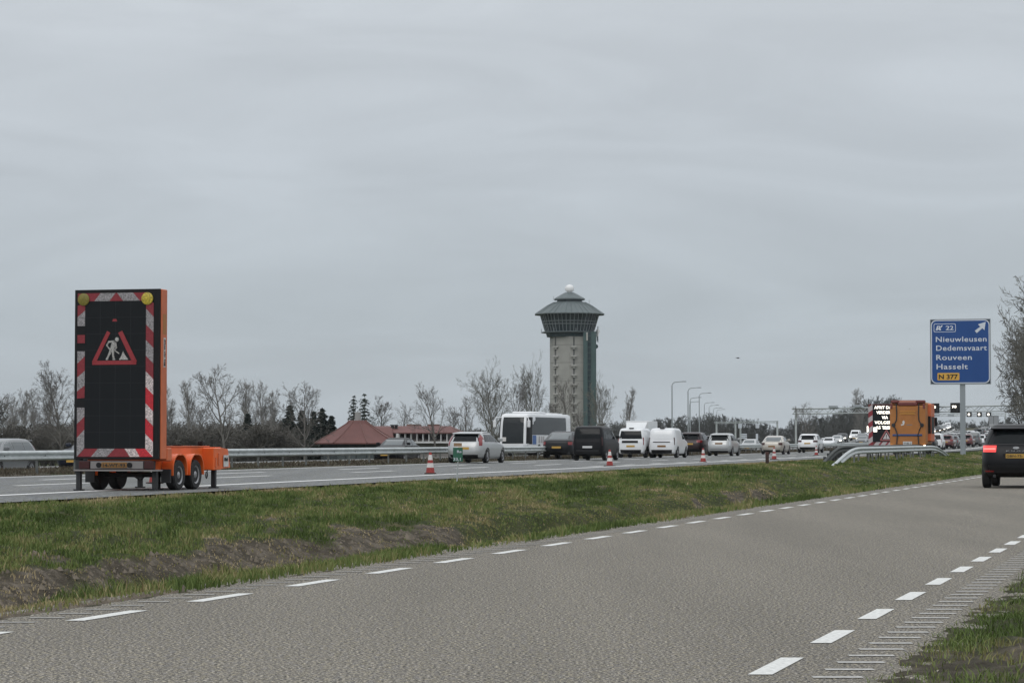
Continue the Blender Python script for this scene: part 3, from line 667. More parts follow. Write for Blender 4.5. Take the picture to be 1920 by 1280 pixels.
# ------------------------------------------------------------------ vehicles
def interp_levels(T):
    T = np.array(T, float)
    return lambda z: [float(np.interp(z, T[:, 0], T[:, k])) for k in (1, 2, 3)]
class Car:
    def __init__(s, T, n=6.0): s.T = T; s.lv = interp_levels(T); s.n = n
    def pt(s, z, phi, off=0.0):
        yr, yf, w_ = s.lv(z); yc = (yr + yf) / 2; a_ = (yf - yr) / 2; n = s.n
        sn, cs = math.sin(phi), math.cos(phi)
        x = math.copysign(abs(sn) ** (2 / n), sn); y = -math.copysign(abs(cs) ** (2 / n), cs)
        gx = math.copysign(abs(x) ** (n - 1), x) / w_; gy = math.copysign(abs(y) ** (n - 1), y) / a_; g = math.hypot(gx, gy) or 1
        return (x * w_ + off * gx / g, yc + y * a_ + off * gy / g, z)
    def phi_x(s, z, x):              # rear face, x lateral
        w_ = s.lv(z)[2]; t = max(-1, min(1, x / w_)); return math.asin(math.copysign(abs(t) ** (s.n / 2), t))
    def phi_y(s, z, y):
        yr, yf, _ = s.lv(z); yc = (yr + yf) / 2; a_ = (yf - yr) / 2; t = max(-1, min(1, (yc - y) / a_)); return math.acos(math.copysign(abs(t) ** (s.n / 2), t))
    def body(s):
        mb = MB(); zs = []
        for i in range(len(s.T) - 1):
            z0, z1 = s.T[i][0], s.T[i + 1][0]; zs += [z0, (z0 + z1) / 2]
        zs.append(s.T[-1][0]); ph = []
        for k in range(60):
            t = k / 60 * 4; q = int(t); f = t - q; f = f ** 1.0
            ph.append((q + f) * math.pi / 2)
        extra = [j * math.pi / 2 + e for j in range(4) for e in (.004, -.004, .03, -.03)]
        ph = sorted(p % (2 * math.pi) for p in ph + extra)
        vs = [s.pt(z, p) for z in zs for p in ph]; n = len(ph); fs = []
        for i in range(len(zs) - 1):
            for k in range(n): fs.append((i * n + k, i * n + (k + 1) % n, (i + 1) * n + (k + 1) % n, (i + 1) * n + k))
        fs += [tuple(range(n - 1, -1, -1)), tuple(range((len(zs) - 1) * n, len(zs) * n))]
        return mb.add(vs, fs)
    def patch(s, z0, z1, pa, pb, m=8, off=.008, xcoord=None, mirror=False):
        """pa,pb: functions z,frac -> phi ends ; grid uniform in the supplied coordinate"""
        zs = sorted(set([z0, z1] + [t[0] for t in s.T if z0 < t[0] < z1] + [z0 + (z1 - z0) * k / 4 for k in range(1, 4)]))
        mb = MB(); vs = []; sg = -1 if mirror else 1
        for z in zs:
            f = (z - z0) / (z1 - z0)
            for j in range(m + 1):
                p = s.pt(z, xcoord(z, f, j / m), off); vs.append((sg * p[0], p[1], p[2]))
        nb = len(vs)
        for z in zs:
            f = (z - z0) / (z1 - z0)
            for j in range(m + 1):
                p = s.pt(z, xcoord(z, f, j / m), -.01); vs.append((sg * p[0], p[1], p[2]))
        fs = []; r = m + 1; nz_ = len(zs)
        for i in range(nz_ - 1):
            for j in range(m): fs.append((i * r + j, i * r + j + 1, (i + 1) * r + j + 1, (i + 1) * r + j))
        for i in range(nz_ - 1):
            fs.append((i * r, (i + 1) * r, nb + (i + 1) * r, nb + i * r)); fs.append((i * r + m, nb + i * r + m, nb + (i + 1) * r + m, (i + 1) * r + m))
        for j in range(m):
            fs.append((j, nb + j, nb + j + 1, j + 1)); q = (nz_ - 1) * r; fs.append((q + j, q + j + 1, nb + q + j + 1, nb + q + j))
        return mb.add(vs, fs)
    def rear(s, z0, z1, x0, x1, off=.008, front=False, top=None, **k):
        def xc(z, f, g):
            a0, a1 = (x0, x1) if top is None else (x0 + (top[0] - x0) * f, x1 + (top[1] - x1) * f)
            w_ = s.lv(z)[2]; p = s.phi_x(z, (a0 + (a1 - a0) * g) * w_); return (math.pi - p) if front else p
        return s.patch(z0, z1, None, None, 8, off, xc, **k)
    def side(s, z0, z1, yb0, yb1, yt0, yt1, mirror=False, off=.008):
        return s.patch(z0, z1, None, None, 6, off, lambda z, f, g: s.phi_y(z, (yb0 + (yt0 - yb0) * f) * (1 - g) + (yb1 + (yt1 - yb1) * f) * g), mirror=mirror)
    def corner(s, z0, z1, x0, y1, mirror=False, off=.012, front=False, y1t=None, x0t=None):
        def xc(z, f, g):
            w_ = s.lv(z)[2]; xx = x0 if x0t is None else x0 + (x0t - x0) * f; yy = y1 if y1t is None else y1 + (y1t - y1) * f
            if front: p0 = math.pi - s.phi_x(z, xx * w_); p1 = s.phi_y(z, s.lv(z)[1] - yy)
            else: p0 = s.phi_x(z, xx * w_); p1 = s.phi_y(z, s.lv(z)[0] + yy)
            # spread samples
            return p0 + (p1 - p0) * g
        return s.patch(z0, z1, None, None, 10 if s.n < 12 else 30, off, xc, mirror=mirror)

def wheel(root, x, y, r, wd=.2, outer=1, m_r=None, hub=True):
    mb = MB(); o = outer
    prof = [(r * .6, -wd / 2), (r * .92, -wd / 2), (r, -wd / 2 + .03), (r, wd / 2 - .03), (r * .92, wd / 2), (r * .64, wd / 2), (r * .6, wd / 2 - .03)]
    mb.lathe([(a, h * o) for a, h in prof], 24, 'x')
    wo = mb.build('wheel', M['rubber'], root); wo.location = (x - o * wd / 2, y, r)
    rb = MB(); rb.lathe([(r * .62, o * (wd / 2 - .035)), (r * .62, o * (wd / 2 - .012)), (r * .52, o * (wd / 2 - .03)), (r * .3, o * (wd / 2 - .05)), (r * .2, o * (wd / 2 - .02)), (r * .08, o * (wd / 2 - .012))], 20, 'x')
    rb.build('rim', m_r or M['rim'], wo)
    return wo

KIND = {
 'wagon': dict(T=[(.2, .3, 4.35, .80), (.3, .06, 4.56, .88), (.5, 0, 4.63, .92), (.7, .02, 4.6, .93), (.85, .06, 4.35, .92), (.95, .1, 3.75, .9), (1.0, .13, 3.35, .88), (1.2, .3, 2.9, .8), (1.38, .52, 2.5, .71), (1.45, .75, 2.2, .64), (1.48, 1.1, 1.9, .5)],
    rw=(1.02, 1.36, .80, .78), side=[(.62, 1.45, .85, 1.47), (1.52, 2.35, 1.54, 2.33), (2.42, 3.28, 2.4, 2.6)], zw=(1.0, 1.34), ws=(1.02, 1.37), tail=(.82, 1.2, .78, .25), wy=(.95, 3.72), r=.33, bump=(.22, .4), plate=.70),
 'suv': dict(T=[(.28, .3, 4.2, .8), (.4, .05, 4.42, .9), (.6, 0, 4.5, .93), (.85, .03, 4.5, .94), (1.0, .08, 4.2, .92), (1.08, .12, 3.6, .91), (1.13, .16, 3.35, .88), (1.35, .32, 2.9, .8), (1.52, .45, 2.5, .73), (1.62, .62, 2.2, .66), (1.66, .95, 1.9, .52)],
    rw=(1.15, 1.5, .84, .80), side=[(.6, 1.35, .8, 1.38), (1.42, 2.3, 1.45, 2.28), (2.37, 3.25, 2.35, 2.62)], zw=(1.13, 1.5), ws=(1.16, 1.5), tail=(.93, 1.1, .55, .3), wy=(.95, 3.6), r=.36, bump=(.3, .5), plate=.83),
 'van': dict(T=[(.25, .2, 4.2, .8), (.35, .03, 4.35, .85), (.55, 0, 4.4, .88), (.9, .02, 4.35, .89), (1.0, .03, 4.1, .88), (1.08, .05, 3.7, .87), (1.14, .06, 3.5, .86), (1.4, .1, 3.05, .82), (1.62, .16, 2.7, .78), (1.75, .22, 2.45, .74), (1.81, .34, 2.25, .68), (1.84, .8, 1.9, .5)],
    rw=(1.17, 1.66, .82, .80), side=[(.35, 1.2, .4, 1.2), (1.28, 2.25, 1.28, 2.22), (2.33, 3.4, 2.3, 2.75)], zw=(1.15, 1.6), ws=(1.16, 1.6), tail=(.8, 1.25, .87, .12), wy=(.8, 3.5), r=.33, bump=(.27, .5), plate=.72, n=9.0),
 'mpv': dict(T=[(.22, .25, 4.1, .78), (.34, .05, 4.25, .85), (.55, 0, 4.3, .88), (.8, .03, 4.25, .88), (.92, .08, 3.95, .87), (1.0, .1, 3.5, .85), (1.06, .13, 3.3, .84), (1.25, .24, 2.95, .79), (1.45, .42, 2.5, .71), (1.54, .6, 2.25, .64), (1.58, .95, 1.9, .5)],
    rw=(1.07, 1.42, .84, .72), side=[(.5, 1.25, .7, 1.28), (1.33, 2.2, 1.35, 2.18), (2.27, 3.2, 2.25, 2.6)], zw=(1.06, 1.42), ws=(1.08, 1.42), tail=(.72, 1.0, .8, .2), wy=(.75, 3.35), r=.31, bump=(.24, .36), plate=.86),
 'crossover': dict(T=[(.25, .3, 4.3, .82), (.38, .06, 4.5, .9), (.6, 0, 4.6, .93), (.85, .02, 4.55, .93), (1.0, .05, 4.2, .91), (1.07, .12, 3.6, .89), (1.12, .3, 3.35, .86), (1.3, .75, 2.95, .79), (1.48, 1.25, 2.5, .7), (1.56, 1.6, 2.25, .62), (1.59, 1.85, 2.05, .5)],
    rw=(1.14, 1.5, .86, .82), side=[(.95, 1.45, 1.25, 1.5), (1.52, 2.3, 1.55, 2.28), (2.37, 3.25, 2.35, 2.6)], zw=(1.12, 1.45), ws=(1.15, 1.46), tail=(.82, 1.0, .7, .3), wy=(.95, 3.65), r=.36, bump=(.27, .5), plate=.68),
 'sedan': dict(T=[(.2, .3, 4.3, .78), (.3, .06, 4.5, .86), (.5, 0, 4.6, .89), (.75, .03, 4.55, .9), (.88, .06, 4.2, .88), (.96, .12, 3.6, .87), (1.0, .55, 3.3, .85), (1.2, .95, 2.85, .76), (1.36, 1.35, 2.4, .67), (1.42, 1.65, 2.15, .6), (1.45, 1.8, 2.0, .48)],
    rw=(1.02, 1.34, .82, .78), side=[(1.15, 1.95, 1.45, 1.95), (2.03, 3.15, 2.02, 2.4)], zw=(1.0, 1.32), ws=(1.02, 1.34), tail=(.72, .9, .6, .25), wy=(.9, 3.65), r=.32, bump=(.22, .34), plate=.62),
 'hatch': dict(T=[(.2, .25, 3.9, .76), (.32, .05, 4.05, .84), (.5, 0, 4.15, .87), (.75, .03, 4.1, .88), (.88, .07, 3.75, .86), (.96, .1, 3.3, .85), (1.0, .13, 3.05, .83), (1.2, .28, 2.6, .76), (1.38, .48, 2.2, .68), (1.45, .7, 1.95, .6), (1.48, 1.0, 1.7, .48)],
    rw=(1.02, 1.35, .78, .74), side=[(.55, 1.35, .8, 1.4), (1.43, 2.95, 1.45, 2.3)], zw=(1.0, 1.34), ws=(1.02, 1.36), tail=(.75, .98, .7, .22), wy=(.75, 3.3), r=.31, bump=(.22, .36), plate=.66),
}
def vehicle(name, kind, pm, label, cat, group, glass='glass', tail='tail', bumper='black', plate='plateY', side='all', rearwin=True, heads='lampoff', rails=None, roofm=None, scale=1.0, platex=0.0, mirrors=True, detail=True):
    K = KIND[kind]; c = Car(K['T'], K.get('n', 6.0)); o = empty(name, (0, 0, 0), 0, label, cat, group)
    c.body().build('body', pm, o, 40)
    z0, z1, a0, a1 = K['rw']
    if rearwin: c.rear(z0, z1, -a0, a0, top=(-a1, a1)).build('rear_window', M[glass], o)
    else: c.rear(z0 - .02, z1 - .02, -a0, a0, top=(-a1, a1), off=.012).build('door_panel', pm, o)
    w0, w1 = K['ws']; c.rear(w0, w1, -.9, .9, front=True, top=(-.86, .86)).build('windscreen', M['glasslt'] if glass != 'glass' else M['glass'], o)
    zz0, zz1 = K['zw']; S_ = K['side'] if side == 'all' else K['side'][-1:]
    for mir in (False, True):
        for q in S_: c.side(zz0, zz1, *q, mirror=mir).build('side_window', M[glass], o)
        t0, t1, tx, ty = K['tail']; c.corner(t0, t1, tx, ty, mirror=mir).build('tail_light', M[tail], o)
        c.corner(.62, .76, .62, .45, mirror=mir, front=True).build('headlight', M[heads], o)
        sgn = -1 if mir else 1
        for y in K['wy']:
            yr, yf, w_ = c.lv(.5)
            ar = MB(); ar.lathe([(K['r'] + .06, 0), (K['r'] + .06, .012)], 28, 'x', c=((w_ + .0) * sgn, y, K['r'])); 
        if mirrors:
            mz = zz0 + .05; my = K['side'][-1][1] - .12; mw = c.lv(mz)[2]
            MB().box(sgn * (mw - .02), sgn * (mw + .2), my - .08, my + .06, mz - .02, mz + .13, bev=.03).build('mirror', pm if kind != 'van' else M['black'], o)
    # arches clipped to the body height: dark half-discs just proud of the side
    for sgn in (1, -1):
        for y in K['wy']:
            a = MB(); zc = K['r']; rr = K['r'] + .07; lo = K['T'][0][0] + .06; pts = []
            for k in range(17):
                an = math.pi * k / 16; pts.append((y + rr * math.cos(an), zc + rr * math.sin(an)))
            vs = []
            for (py, pz) in pts: vs.append((sgn * (c.pt(max(pz, lo), c.phi_y(max(pz, lo), py), .006)[0]), py, max(pz, lo)))
            n = len(vs); vs += [(vx - sgn * .05, vy, vz) for vx, vy, vz in vs]
            a.add(vs, [tuple(range(n))] + [(i, i + n, i + 1 + n, i + 1) for i in range(n - 1)]); a.build('wheel_arch', M['black'], o, 0)
            w_ = abs(c.pt(.5, c.phi_y(.5, y))[0]); wheel(o, sgn * (w_ + .012), y, K['r'], .21, sgn)
    b0, b1 = K['bump']; c.rear(b0, b1, -.97, .97, off=.02).build('bumper', M[bumper] if bumper in M else pm, o)
    c.rear(b0, b1 - .02, -.8, .8, off=.015, front=True).build('grille', M['black'], o)
    pz = K['plate']; py = c.pt(pz, 0, .012)[1]
    MB().box(platex - .26, platex + .26, py - .012, py + .02, pz - .055, pz + .055).build('license_plate', M[plate], o)
    fy = c.lv(.48)[1] + .012; MB().box(-.26, .26, fy, fy + .02, .42, .53).build('license_plate', M[plate], o)
    if rails:
        for sgn in (1, -1):
            zt = K['T'][-3][0]; wt = K['T'][-3][3] - .02
            MB().tube([(sgn * wt, .75, zt - .02), (sgn * wt, .85, zt + .045), (sgn * wt, 2.3, zt + .045), (sgn * wt, 2.45, zt - .03)], .018, 6).build('roof_rail', M[rails], o)
    # rear spoiler lip
    if kind in ('wagon', 'suv', 'mpv', 'hatch'):
        zt = K['T'][-3][0]; yr = K['T'][-3][1]; wt = K['T'][-3][3]
        MB().box(-wt * .92, wt * .92, yr - .16, yr + .1, zt + .0, zt + .04, rot=Matrix.Rotation(R(6), 3, 'X'), bev=.012).build('spoiler', pm, o)
    return o
def place(o, u, Y, z=None, oncoming=False, k=None, dz=0.0):
    X = XU(u, Y) if k is None else float(xm(Y)) - k
    base = float(zo(Y)) if oncoming else float(zm(Y))
    dy = 1.0; sl = (float(xm(Y + dy)) - float(xm(Y - dy))) / (2 * dy); hd = math.atan(sl); pt = math.atan((float(zm(Y + 3)) - float(zm(Y - 3))) / 6)
    o.location = (X, Y, (base if z is None else z) + dz)
    o.rotation_euler = (pt, 0, -hd) if not oncoming else (-pt, 0, math.pi - hd)
    return o
QG = 'vehicles queueing on the motorway away from the camera'; OG = 'oncoming vehicles beyond the central guardrail'
c1 = place(vehicle('estate_car', 'wagon', P['silver'], 'silver estate car with tall red tail lights, leftmost in the queue', 'car', QG, rails='chrome'), 869, 115)
c2 = place(vehicle('crossover_car', 'crossover', P['dark'], 'dark sloping-roof crossover car between the silver estate and the black van', 'car', QG, glass='glasslt'), 1043, 138)
c3 = place(vehicle('passenger_van', 'van', P['black'], 'black passenger van with tinted windows in the queue', 'van', QG, plate='plateW', tail='tailoff'), 1101, 130.5)
c4 = place(vehicle('delivery_van', 'van', P['white'], 'white van with dark rear windows right of the black van', 'van', QG, side='one', tail='tail'), 1182, 151)
c5 = place(vehicle('delivery_van', 'van', P['white'], 'white windowless panel van, right one of the two white vans', 'van', QG, side='one', rearwin=False, tail='tailoff', plate='plateD'), 1240, 151)
c6 = place(vehicle('suv_car', 'suv', P['maroon'], 'black hatchback car with silver roof rails right of the panel van', 'car', QG, rails='chrome'), 1292, 172)
c7 = place(vehicle('small_mpv', 'mpv', P['silver'], 'silver people carrier with wide dark rear window', 'car', QG, tail='lampoff', plate='plateD'), 1347, 170)
c8 = place(vehicle('saloon_car', 'sedan', P['beige'], 'beige saloon car with long rear window near the brown post', 'car', QG, glass='glasslt', plate='plateD', tail='tailoff'), 1446, 190)
c9 = place(vehicle('suv_car', 'suv', P['white'], 'white sport utility car right of the beige saloon, by the gantry post', 'car', QG, tail='tailoff'), 1513, 214)
c10 = place(vehicle('hatchback_car', 'hatch', P['maroon'], 'small dark red hatchback half hidden behind the silver people carrier', 'car', QG), 1321, 205)
# extra bits on the named ones
def deco_van(o, kind='van'):
    K = KIND[kind]; c = Car(K['T'], K['n']); return c, o
cc, _ = deco_van(c4); 
cc.rear(.92, 1.06, -.62, .52, off=.016).build('handle_bar', M['black'], c4); cc.side(.45, .6, 1.2, 3.0, 1.2, 3.0, off=.014).build('side_trim', M['black'], c4)
cc.rear(.95, 1.0, -.6, .6, off=.02).build('handle_bar', M['black'], c5)
for o_ in (c4, c5): MB().box(-.14, .14, .2, .5, 1.80, 1.855, bev=.02).build('roof_lamp', M['black'], o_)
cc.rear(.5, .56, -.7, .7, off=.03).build('bumper_step', M['darksteel'], c3)
K7 = Car(KIND['mpv']['T']); K7.rear(.46, .5, -.9, .9, off=.02).build('bumper_strip', M['chrome'], c7)
Kw = Car(KIND['wagon']['T'])
for mir in (False, True): Kw.corner(1.12, 1.34, .80, .42, mirror=mir, x0t=.86, y1t=.12).build('tail_light', M['tail'], c1)
# black SUV ahead on the near road
suv = vehicle('suv_car', 'suv', P['black'], 'large black sport utility car with lit red tail light, at the right edge', 'car', None, tail='tailon', rails='chrome')
suv.location = (XU(1904, 63), 63, 0); suv.rotation_euler = (0, 0, -HN)
Ks = Car(KIND['suv']['T'])
Ks.rear(.52, .6, -.98, .98, off=.018).build('bumper_crease', P['dark'], suv)
for mir in (False, True):
    Ks.corner(.42, .455, .62, .18, mirror=mir, off=.03).build('reflector', M['tail'], suv)
    Ks.corner(1.0, 1.03, .57, .26, mirror=mir, off=.016).build('light_strip', mat('lamp_strip', (.7, .2, .2), .2, emit=(1, .25, .2), estr=1.2), suv)
Ks.rear(1.12, 1.14, -.9, .9, off=.012).build('trim_line', M['darksteel'], suv)
yy = Ks.pt(1.02, 0, .015)[1]
mb = MB(); mb.lathe([(.055, -.02), (.05, 0)], 20, 'y'); eo = mb.build('emblem', M['chrome'], suv); eo.location = (0, yy, 1.04); eo.scale = (1.5, 1, .62)
put_text('model_letters', 'K U G A', M['chrome'], suv, 0, Ks.pt(.95, 0, .02)[1], .945, .035, .5, center=True)
put_text('plate_text', 'GBN-75-', M['ink'], suv, -.24, Ks.pt(.83, 0, .03)[1] , .802, .062, .42, bold=.01)
MB().box(-.33, .33, Ks.pt(.84, 0)[1] - .004, Ks.pt(.84, 0)[1] + .02, .75, .9, bev=.004).build('plate_recess', M['black'], suv)
MB().tube([(0, 1.15, 1.655), (0, 1.02, 1.70)], [.02, .008], 6).build('antenna', M['black'], suv)
Ks.rear(1.52, 1.56, -.86, .86, off=.06).build('spoiler_lip', M['black'], suv)
ex = MB().tube([(-.55, -.0, .32), (-.55, .2, .32)], .04, 10).tube([(.55, 0, .32), (.55, .2, .32)], .04, 10); ex.build('exhaust', M['darksteel'], suv)

# oncoming
o1 = place(vehicle('estate_car', 'wagon', P['pale'], 'silver estate car seen side-on beyond the guardrail at the left edge', 'car', OG, glass='glasslt'), 0, 90.6, oncoming=True, k=44, dz=-.12)
o2 = place(vehicle('saloon_car', 'sedan', P['navy'], 'dark blue car with yellow plate half hidden by the left edge of the sign board', 'car', OG), 137, 97, oncoming=True)
o3 = place(vehicle('saloon_car', 'sedan', P['black'], 'dark saloon car coming the other way in front of the red-roofed restaurant', 'car', OG, glass='glasslt'), 722, 140, oncoming=True)
o4 = place(vehicle('saloon_car', 'sedan', P['silver'], 'silver saloon car coming the other way left of the beige saloon', 'car', OG, glass='glasslt'), 1400, 263, oncoming=True)
o5 = place(vehicle('saloon_car', 'sedan', P['white'], 'white car coming the other way right of the white sport utility car', 'car', OG), 1550, 326, oncoming=True)
o6 = place(vehicle('saloon_car', 'sedan', P['grey'], 'grey car coming the other way left of the striped display board', 'car', OG, glass='glasslt'), 1614, 366, oncoming=True)
for o_ in (o1, o2, o3, o4, o5, o6):      # the front is the near end: vehicles were placed with their rear at Y, shift so the nose sits there
    L_ = 4.6; h_ = o_.rotation_euler[2]; o_.location.x += 0; 
    fx, fy = -math.sin(h_), math.cos(h_); o_.location.x -= fx * L_; o_.location.y -= fy * L_
# coach
BT = [(.3, .1, 11.9, 1.15), (.45, .02, 12.0, 1.24), (1.2, 0, 12.03, 1.26), (1.9, .02, 11.98, 1.26), (2.8, .06, 11.85, 1.24), (3.2, .1, 11.7, 1.22), (3.42, .14, 11.55, 1.16), (3.5, .3, 11.3, 1.0)]
bus = empty('coach', (0, 0, 0), 0, 'white coach with large dark windscreen coming the other way in front of the tower', 'coach', OG)
B = Car(BT, 14.0); B.body().build('body', P['white'], bus, 40)
B.rear(1.05, 3.2, -.88, .88, front=True, off=.012).build('windscreen', M['glasspanel'], bus)
for mir in (False, True):
    B.side(1.75, 3.22, .5, 11.2, .5, 11.15, mirror=mir).build('side_window', M['glass'], bus)
    B.corner(1.06, 3.2, .875, .95, mirror=mir, front=True, off=.035).build('corner_pillar', M['black'], bus)
    B.side(1.0, 1.75, 10.9, 11.6, 10.9, 11.6, mirror=mir).build('door', M['glass'], bus)
    B.side(.98, 1.72, 9.9, 10.8, 9.9, 10.8, mirror=mir, off=.01).build('blue_panel', mat('livery_blue', (.04, .12, .34), .4), bus)
    for a_ in (9.1, 8.5, 8.0): B.side(1.1, 1.66, a_ - .2, a_ + .22, a_ - .15, a_ + .1, mirror=mir, off=.01).build('livery_mark', mat('livery_grey', (.35, .33, .33), .5), bus)
    B.corner(.72, .92, .7, .25, mirror=mir, front=True).build('headlight', M['lampoff'], bus)
    sg = -1 if mir else 1
    MB().tube([(sg * 1.0, 11.8, 3.2), (sg * 1.35, 12.25, 3.15), (sg * 1.42, 12.3, 2.9)], .04, 8).box(sg * 1.42 - .12, sg * 1.42 + .12, 12.2, 12.36, 2.35, 2.95, bev=.05).build('mirror', P['white'], bus)
    for y in (9.1, 2.8, 4.1): wheel(bus, sg * 1.28, y, .5, .3, sg)
B.rear(.35, .55, -.9, .9, front=True, off=.02).build('bumper', P['white'], bus)
B.rear(.58, .7, -.35, .35, front=True, off=.02).build('grille', M['black'], bus)
MB().box(-.26, .26, 12.02, 12.06, .45, .56).build('license_plate', M['plateD'], bus)
MB().box(-.85, .85, 6.0, 9.8, 3.45, 3.68, bev=.1).box(-.8, .8, 1.4, 4.6, 3.45, 3.6, bev=.06).build('roof_unit', P['white'], bus)
MB().box(-.17, .17, 0, .01, 0, .34).build('route_card', M['coneW'], bus).location = (.72, 12.03, 1.22)
place(bus, 961.5, 200, oncoming=True); bus.rotation_euler[2] -= R(3); bus.scale = (1.03, 1.08, 1); h_ = bus.rotation_euler[2]; bus.location.x += math.sin(h_) * 12.96; bus.location.y -= math.cos(h_) * 12.96
# box truck
bt = empty('box_truck', (0, 0, 0), 0, 'white box truck with roof deflector coming the other way behind the white vans', 'truck', OG)
MB().box(-1.05, 1.05, 0, 4.3, .75, 3.1, bev=.03).build('box_body', P['white'], bt)
C_ = Car([(.35, 4.4, 6.2, .9), (.5, 4.35, 6.35, .97), (1.1, 4.35, 6.3, .98), (1.3, 4.35, 5.9, .95), (2.0, 4.35, 5.3, .88), (2.15, 4.4, 5.0, .8)], 8.0); C_.body().build('cab', P['white'], bt)
C_.rear(1.33, 1.95, -.88, .88, front=True).build('windscreen', M['glass'], bt)
MB().add([(-.8, 5.3, 2.12), (.8, 5.3, 2.12), (1.0, 4.45, 2.12), (-1.0, 4.45, 2.12), (-.98, 4.4, 2.98), (.98, 4.4, 2.98)], [(0, 1, 5, 4), (1, 2, 5), (0, 4, 3), (2, 3, 4, 5), (0, 3, 2, 1)]).build('wind_deflector', P['white'], bt)
for sg in (1, -1):
    for y in (1.0, 5.3): wheel(bt, sg * .98, y, .36, .25, sg)
    MB().box(sg * 1.0, sg * 1.2, 5.55, 5.65, 1.4, 1.75, bev=.03).build('mirror', M['black'], bt)
    C_.corner(.7, .9, .6, .3, mirror=(sg < 0), front=True).build('headlight', M['lampoff'], bt)
place(bt, 1186, 224, oncoming=True); h_ = bt.rotation_euler[2]; bt.location.x += math.sin(h_) * 6.3; bt.location.y -= math.cos(h_) * 6.3

# distant queue : copies
protos = {}
def proto(kind, colour, lit=False):
    key = (kind, colour, lit)
    if key not in protos:
        nm = {'wagon': 'estate_car', 'suv': 'suv_car', 'van': 'delivery_van', 'mpv': 'small_mpv', 'sedan': 'saloon_car', 'hatch': 'hatchback_car'}[kind]
        o = vehicle(nm, kind, P[colour], 'x', 'van' if kind == 'van' else 'car', None, heads='lampon' if lit else 'lampoff', tail='tail', side='one' if kind == 'van' else 'all', glass='glasslt' if colour in ('grey', 'silver') else 'glass')
        protos[key] = [o, False]
    p = protos[key]
    if not p[1]: p[1] = True; return p[0]
    build_kidmap(); return copy_tree(p[0])
WORD = dict(wagon='estate car', suv='sport utility car', van='van', mpv='people carrier', sedan='saloon car', hatch='hatchback')
ORD = ['first', 'second', 'third', 'fourth', 'fifth', 'sixth', 'seventh', 'eighth', 'ninth', 'tenth', 'eleventh', 'twelfth', 'thirteenth', 'fourteenth', 'fifteenth', 'sixteenth', 'seventeenth', 'eighteenth', 'nineteenth', 'twentieth']
rr = random.Random(42)
lane_names = {24.6: 'right-hand lane', 28.4: 'middle lane', 31.6: 'left-hand lane'}
for lane, Y0 in ((24.6, 262), (28.4, 285), (31.6, 300)):
    Y = Y0; i = 0
    while Y < 840 and i < 20:
        kd = rr.choice(['wagon', 'suv', 'van', 'mpv', 'sedan', 'hatch', 'hatch', 'suv', 'wagon']); cl = rr.choice(['dark', 'white', 'silver', 'grey', 'black', 'dark', 'grey', 'dark', 'silver', 'red', 'black'])
        if kd == 'van' and cl in ('red', 'blue', 'black', 'dark'): cl = 'white'
        skip = lane == 31.6 and 595 < Y < 640
        if not skip:
            o = proto(kd, cl); place(o, 0, Y, k=lane + rr.uniform(-.25, .25))
            tag(o, f"{cl} {WORD[kd]}, {ORD[i]} nearest in the {lane_names[lane]} of the far queue", 'van' if kd == 'van' else 'car', 'distant queue beyond the blue sign post')
        i += 1; Y += rr.uniform(8, 12.5) * (1 + (Y - 250) / 450)
for lane, nm, Y0 in ((44.3, 'nearer', 395), (48.1, 'middle', 372), (51.8, 'farther', 410)):
    Y = Y0; i = 0
    while Y < 820 and i < 12:
        kd = rr.choice(['wagon', 'suv', 'van', 'sedan', 'hatch', 'hatch']); cl = rr.choice(['dark', 'white', 'silver', 'grey', 'white'])
        if kd == 'van' and cl == 'dark': cl = 'white'
        o = proto(kd, cl, rr.random() < .55 or True); place(o, 0, Y, k=lane, oncoming=True)
        tag(o, f"{cl} {WORD[kd]} with headlights on, {ORD[i]} nearest in the {nm} far oncoming lane", 'van' if kd == 'van' else 'car', 'distant oncoming traffic')
        i += 1; Y += rr.uniform(20, 36)
# lorry in the distance
lo = empty('lorry', (0, 0, 0), 0, 'grey box lorry towering over the distant queue right of the blue sign post', 'truck')
MB().box(-1.25, 1.25, 0, 9, 1.0, 3.6, bev=.03).build('box_body', P['grey'], lo); 
for sx_ in (-1, 1): MB().box(sx_ * .08, sx_ * 1.12, -.03, 0, 1.1, 3.4).build('rear_door', mat('lorry_door', (.26, .27, .28), .5), lo)
MB().box(-1.2, 1.2, -.02, .3, .5, .9).build('bumper', M['black'], lo); MB().box(-1.2, 1.2, 9.3, 11.2, .6, 3.3, bev=.15).build('cab', P['grey'], lo)
for sg in (1, -1):
    for y in (1.5, 2.8, 9.9): wheel(lo, sg * 1.24, y, .5, .3, sg)
place(lo, 0, 612, k=31.9)

